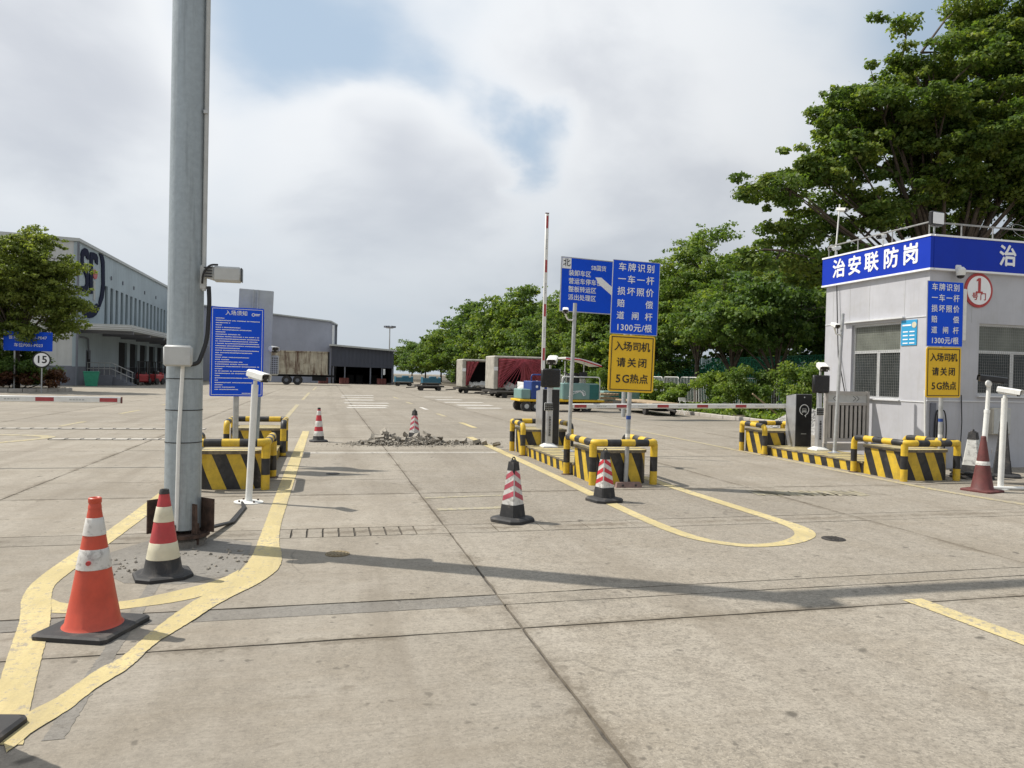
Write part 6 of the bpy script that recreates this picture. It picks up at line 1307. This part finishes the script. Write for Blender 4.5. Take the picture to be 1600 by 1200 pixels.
for i, (x, y, h_, w_, c_, lb) in enumerate(((18.2, 24.5, 2.4, 1.3, GREEN, 'leafy bush beside the booth display post'), (18.0, 28.5, 2.2, 1.2, GREEN, 'dark rounded bush behind the lowered boom, right one'), (18.4, 31.8, 2.3, 1.2, YGREEN, 'bright green bush behind the middle of the lowered boom'), (17.6, 34.5, 1.3, .9, YGREEN, 'low yellow green shrub in front of the picket fence'), (17.7, 37.5, 1.4, 1.1, YGREEN, 'low shrub right of the large yellow sign'), (17.8, 41, 1.6, 1.2, GREEN, 'low shrub behind the teal cart'), (18.3, 46, 2.2, 1.4, GREEN, 'bush behind the wooden pallets'), (18.5, 21.0, 1.9, 1.2, GREEN, 'bush behind the gravel heap'))):
    bush('bush', lb, x, y, [(0, 0, h_*.6, w_, w_, h_*.38), (.3, .6, h_*.4, w_*.7, w_*.7, h_*.3), (-.3, -.5, h_*.35, w_*.7, w_*.6, h_*.28)], 9000, .11, c_, 120+i, group='bushes on the verge')
gp_ = [(16.5+rnd.random()*3.2, 18+rnd.random()*34, .12+.05*rnd.random(), .35, .45, .16+.12*rnd.random()) for _ in range(230)]
gs_ = leaf_mesh('ground_cover', gp_, 26000, .16, 9, YGREEN, None); tag(gs_, 'low weeds and grass growing on the verge behind the kerb', 'weeds', kind='stuff'); gs_.location = (0, 0, .02)
us_ = [((25.5 if (yy_ := 22+rnd.random()*110) < 56 else 21)+rnd.random()*5, yy_, .4+2.2*rnd.random(), 1.0, 1.1, .8) for _ in range(420)]
ug = leaf_mesh('undergrowth', us_, 60000, .34, 10, DGREEN, None); tag(ug, 'dark mass of undergrowth below the roadside trees', 'undergrowth', kind='stuff')
# planter with clipped hedge at the left
pl_ = thing('planter', 'kerbed planting bed round the left hedge and trees', 'planter', (-18.6, 50.6, 0)); pts = [(3.3*math.cos(R(a))*(1.0 if math.cos(R(a)) > 0 else 2.2), 2.9*math.sin(R(a))) for a in range(0, 360, 12)]
for i in range(len(pts)):
    a, b = Vector(pts[i]), Vector(pts[(i+1) % len(pts)]); d_ = b-a; B().box((*((a+b)/2), .09), (d_.length-.02, .16, .22), rz=math.atan2(d_.y, d_.x), bev=.02).build('kerb_stone', M_KERB, pl_)
B().prism([(x*.97, y*.97) for x, y in pts], -.01, .14).build('soil', M_SOIL, pl_)
bush('hedge', 'low dark hedge with reddish tips round the left tree', -18.3, 50.3, [(1.9, -.4, .62, 1.0, 1.5, .55), (.4, -.8, .85, 1.2, 1.3, .70), (-1.4, -.6, .8, 1.4, 1.5, .7), (-3.4, -.4, .85, 1.5, 1.5, .75)], 15000, .14, REDDISH, 140, 'hedge')
bush('bush', 'dense dark shrub behind the round speed sign', -18.6, 50.8, [(0, 0, 1.7, 1.5, 1.0, 1.1), (1.6, .2, 1.3, 1.1, 1.0, .8), (-1.7, 0, 1.6, 1.3, 1.0, 1.0)], 9000, .15, DGREEN, 161)
for (x, y, s) in ((-20.4, 47.6, 1), (-17.2, 49.3, .8)): bush('bush', 'dark shrub at the left edge behind the hedge' if s == 1 else 'loose shrub under the left tree beside the speed sign', x, y, [(0, 0, 1.5*s, 1.2, 1.0, 1.2*s)], 4200, .16, DGREEN, 150+int(10*s))
ps = thing('parking_sign', 'blue parking range sign half hidden by leaves at the left', 'sign', (-17.0, 49.0, .1), R(4)); plate(B(), 2.5, 1.12, .03, (0, 0, 2.86), .03).build('panel', M_BLUE, ps)
for x in (-.7, .7): B().cyl((x, .06, 0), (x, .06, 3.3), .045, 10).build('post', M_GALV2, ps)
text('lettering', '普货车位P001-P047', .235, M_SIGNW, ps, (-.02, -.02, 3.07), heavy=.008); text('lettering', '车位P001-P023', .235, M_SIGNW, ps, (.02, -.02, 2.62), heavy=.008)
s15 = thing('speed_sign', 'round fifteen speed limit sign below the blue parking sign', 'sign', (-15.75, 47.4, .0), R(6)); B().cyl((0, .05, 0), (0, .05, 2.2), .035, 10).build('post', M_GALV2, s15)
for nm, r_, dep, mt in (('disc', .46, .02, M_SIGNK), ('disc_face', .385, .028, M_SIGNW)):
    o = B().lathe([(r_, 0), (r_, dep)], 32).build(nm, mt, s15); o.rotation_euler = (R(90), 0, 0); o.location = (0, 0, 1.88)
text('lettering', '15', .58, M_SIGNK, s15, (0, -.034, 1.88), heavy=.02)
cwh = thing('folding_chair', 'small white metal frame lying by the kerb below the boom', 'chair', (15.7, 30.2, 0), R(20))
for s in (-.18, .18): B().tube(fillet([(s, -.2, 0), (s, .15, .55), (s, .2, .75)], .05), .015, 6).build('leg', M_WHITE, cwh); B().tube([(s, .2, 0), (s, -.18, .45)], .015, 6).build('leg', M_WHITE, cwh)
B().box((0, 0, .46), (.40, .36, .03)).build('seat', M_WHITE, cwh); B().box((0, .19, .70), (.40, .03, .14)).build('backrest', M_WHITE, cwh)
lg = thing('stick', 'pale broken stick leaning in the weeds behind the far guard rail', 'stick', (16.9, 25.6, .1)); B().tube([(-.7, 0, 1.0), (0, 0, .5), (.55, 0, .1)], [.03, .04, .03], 8).build('stem', M_WOOD, lg, True); B().tube([(0, 0, .5), (.15, .1, .62)], .015, 6).build('twig', M_WOOD, lg)
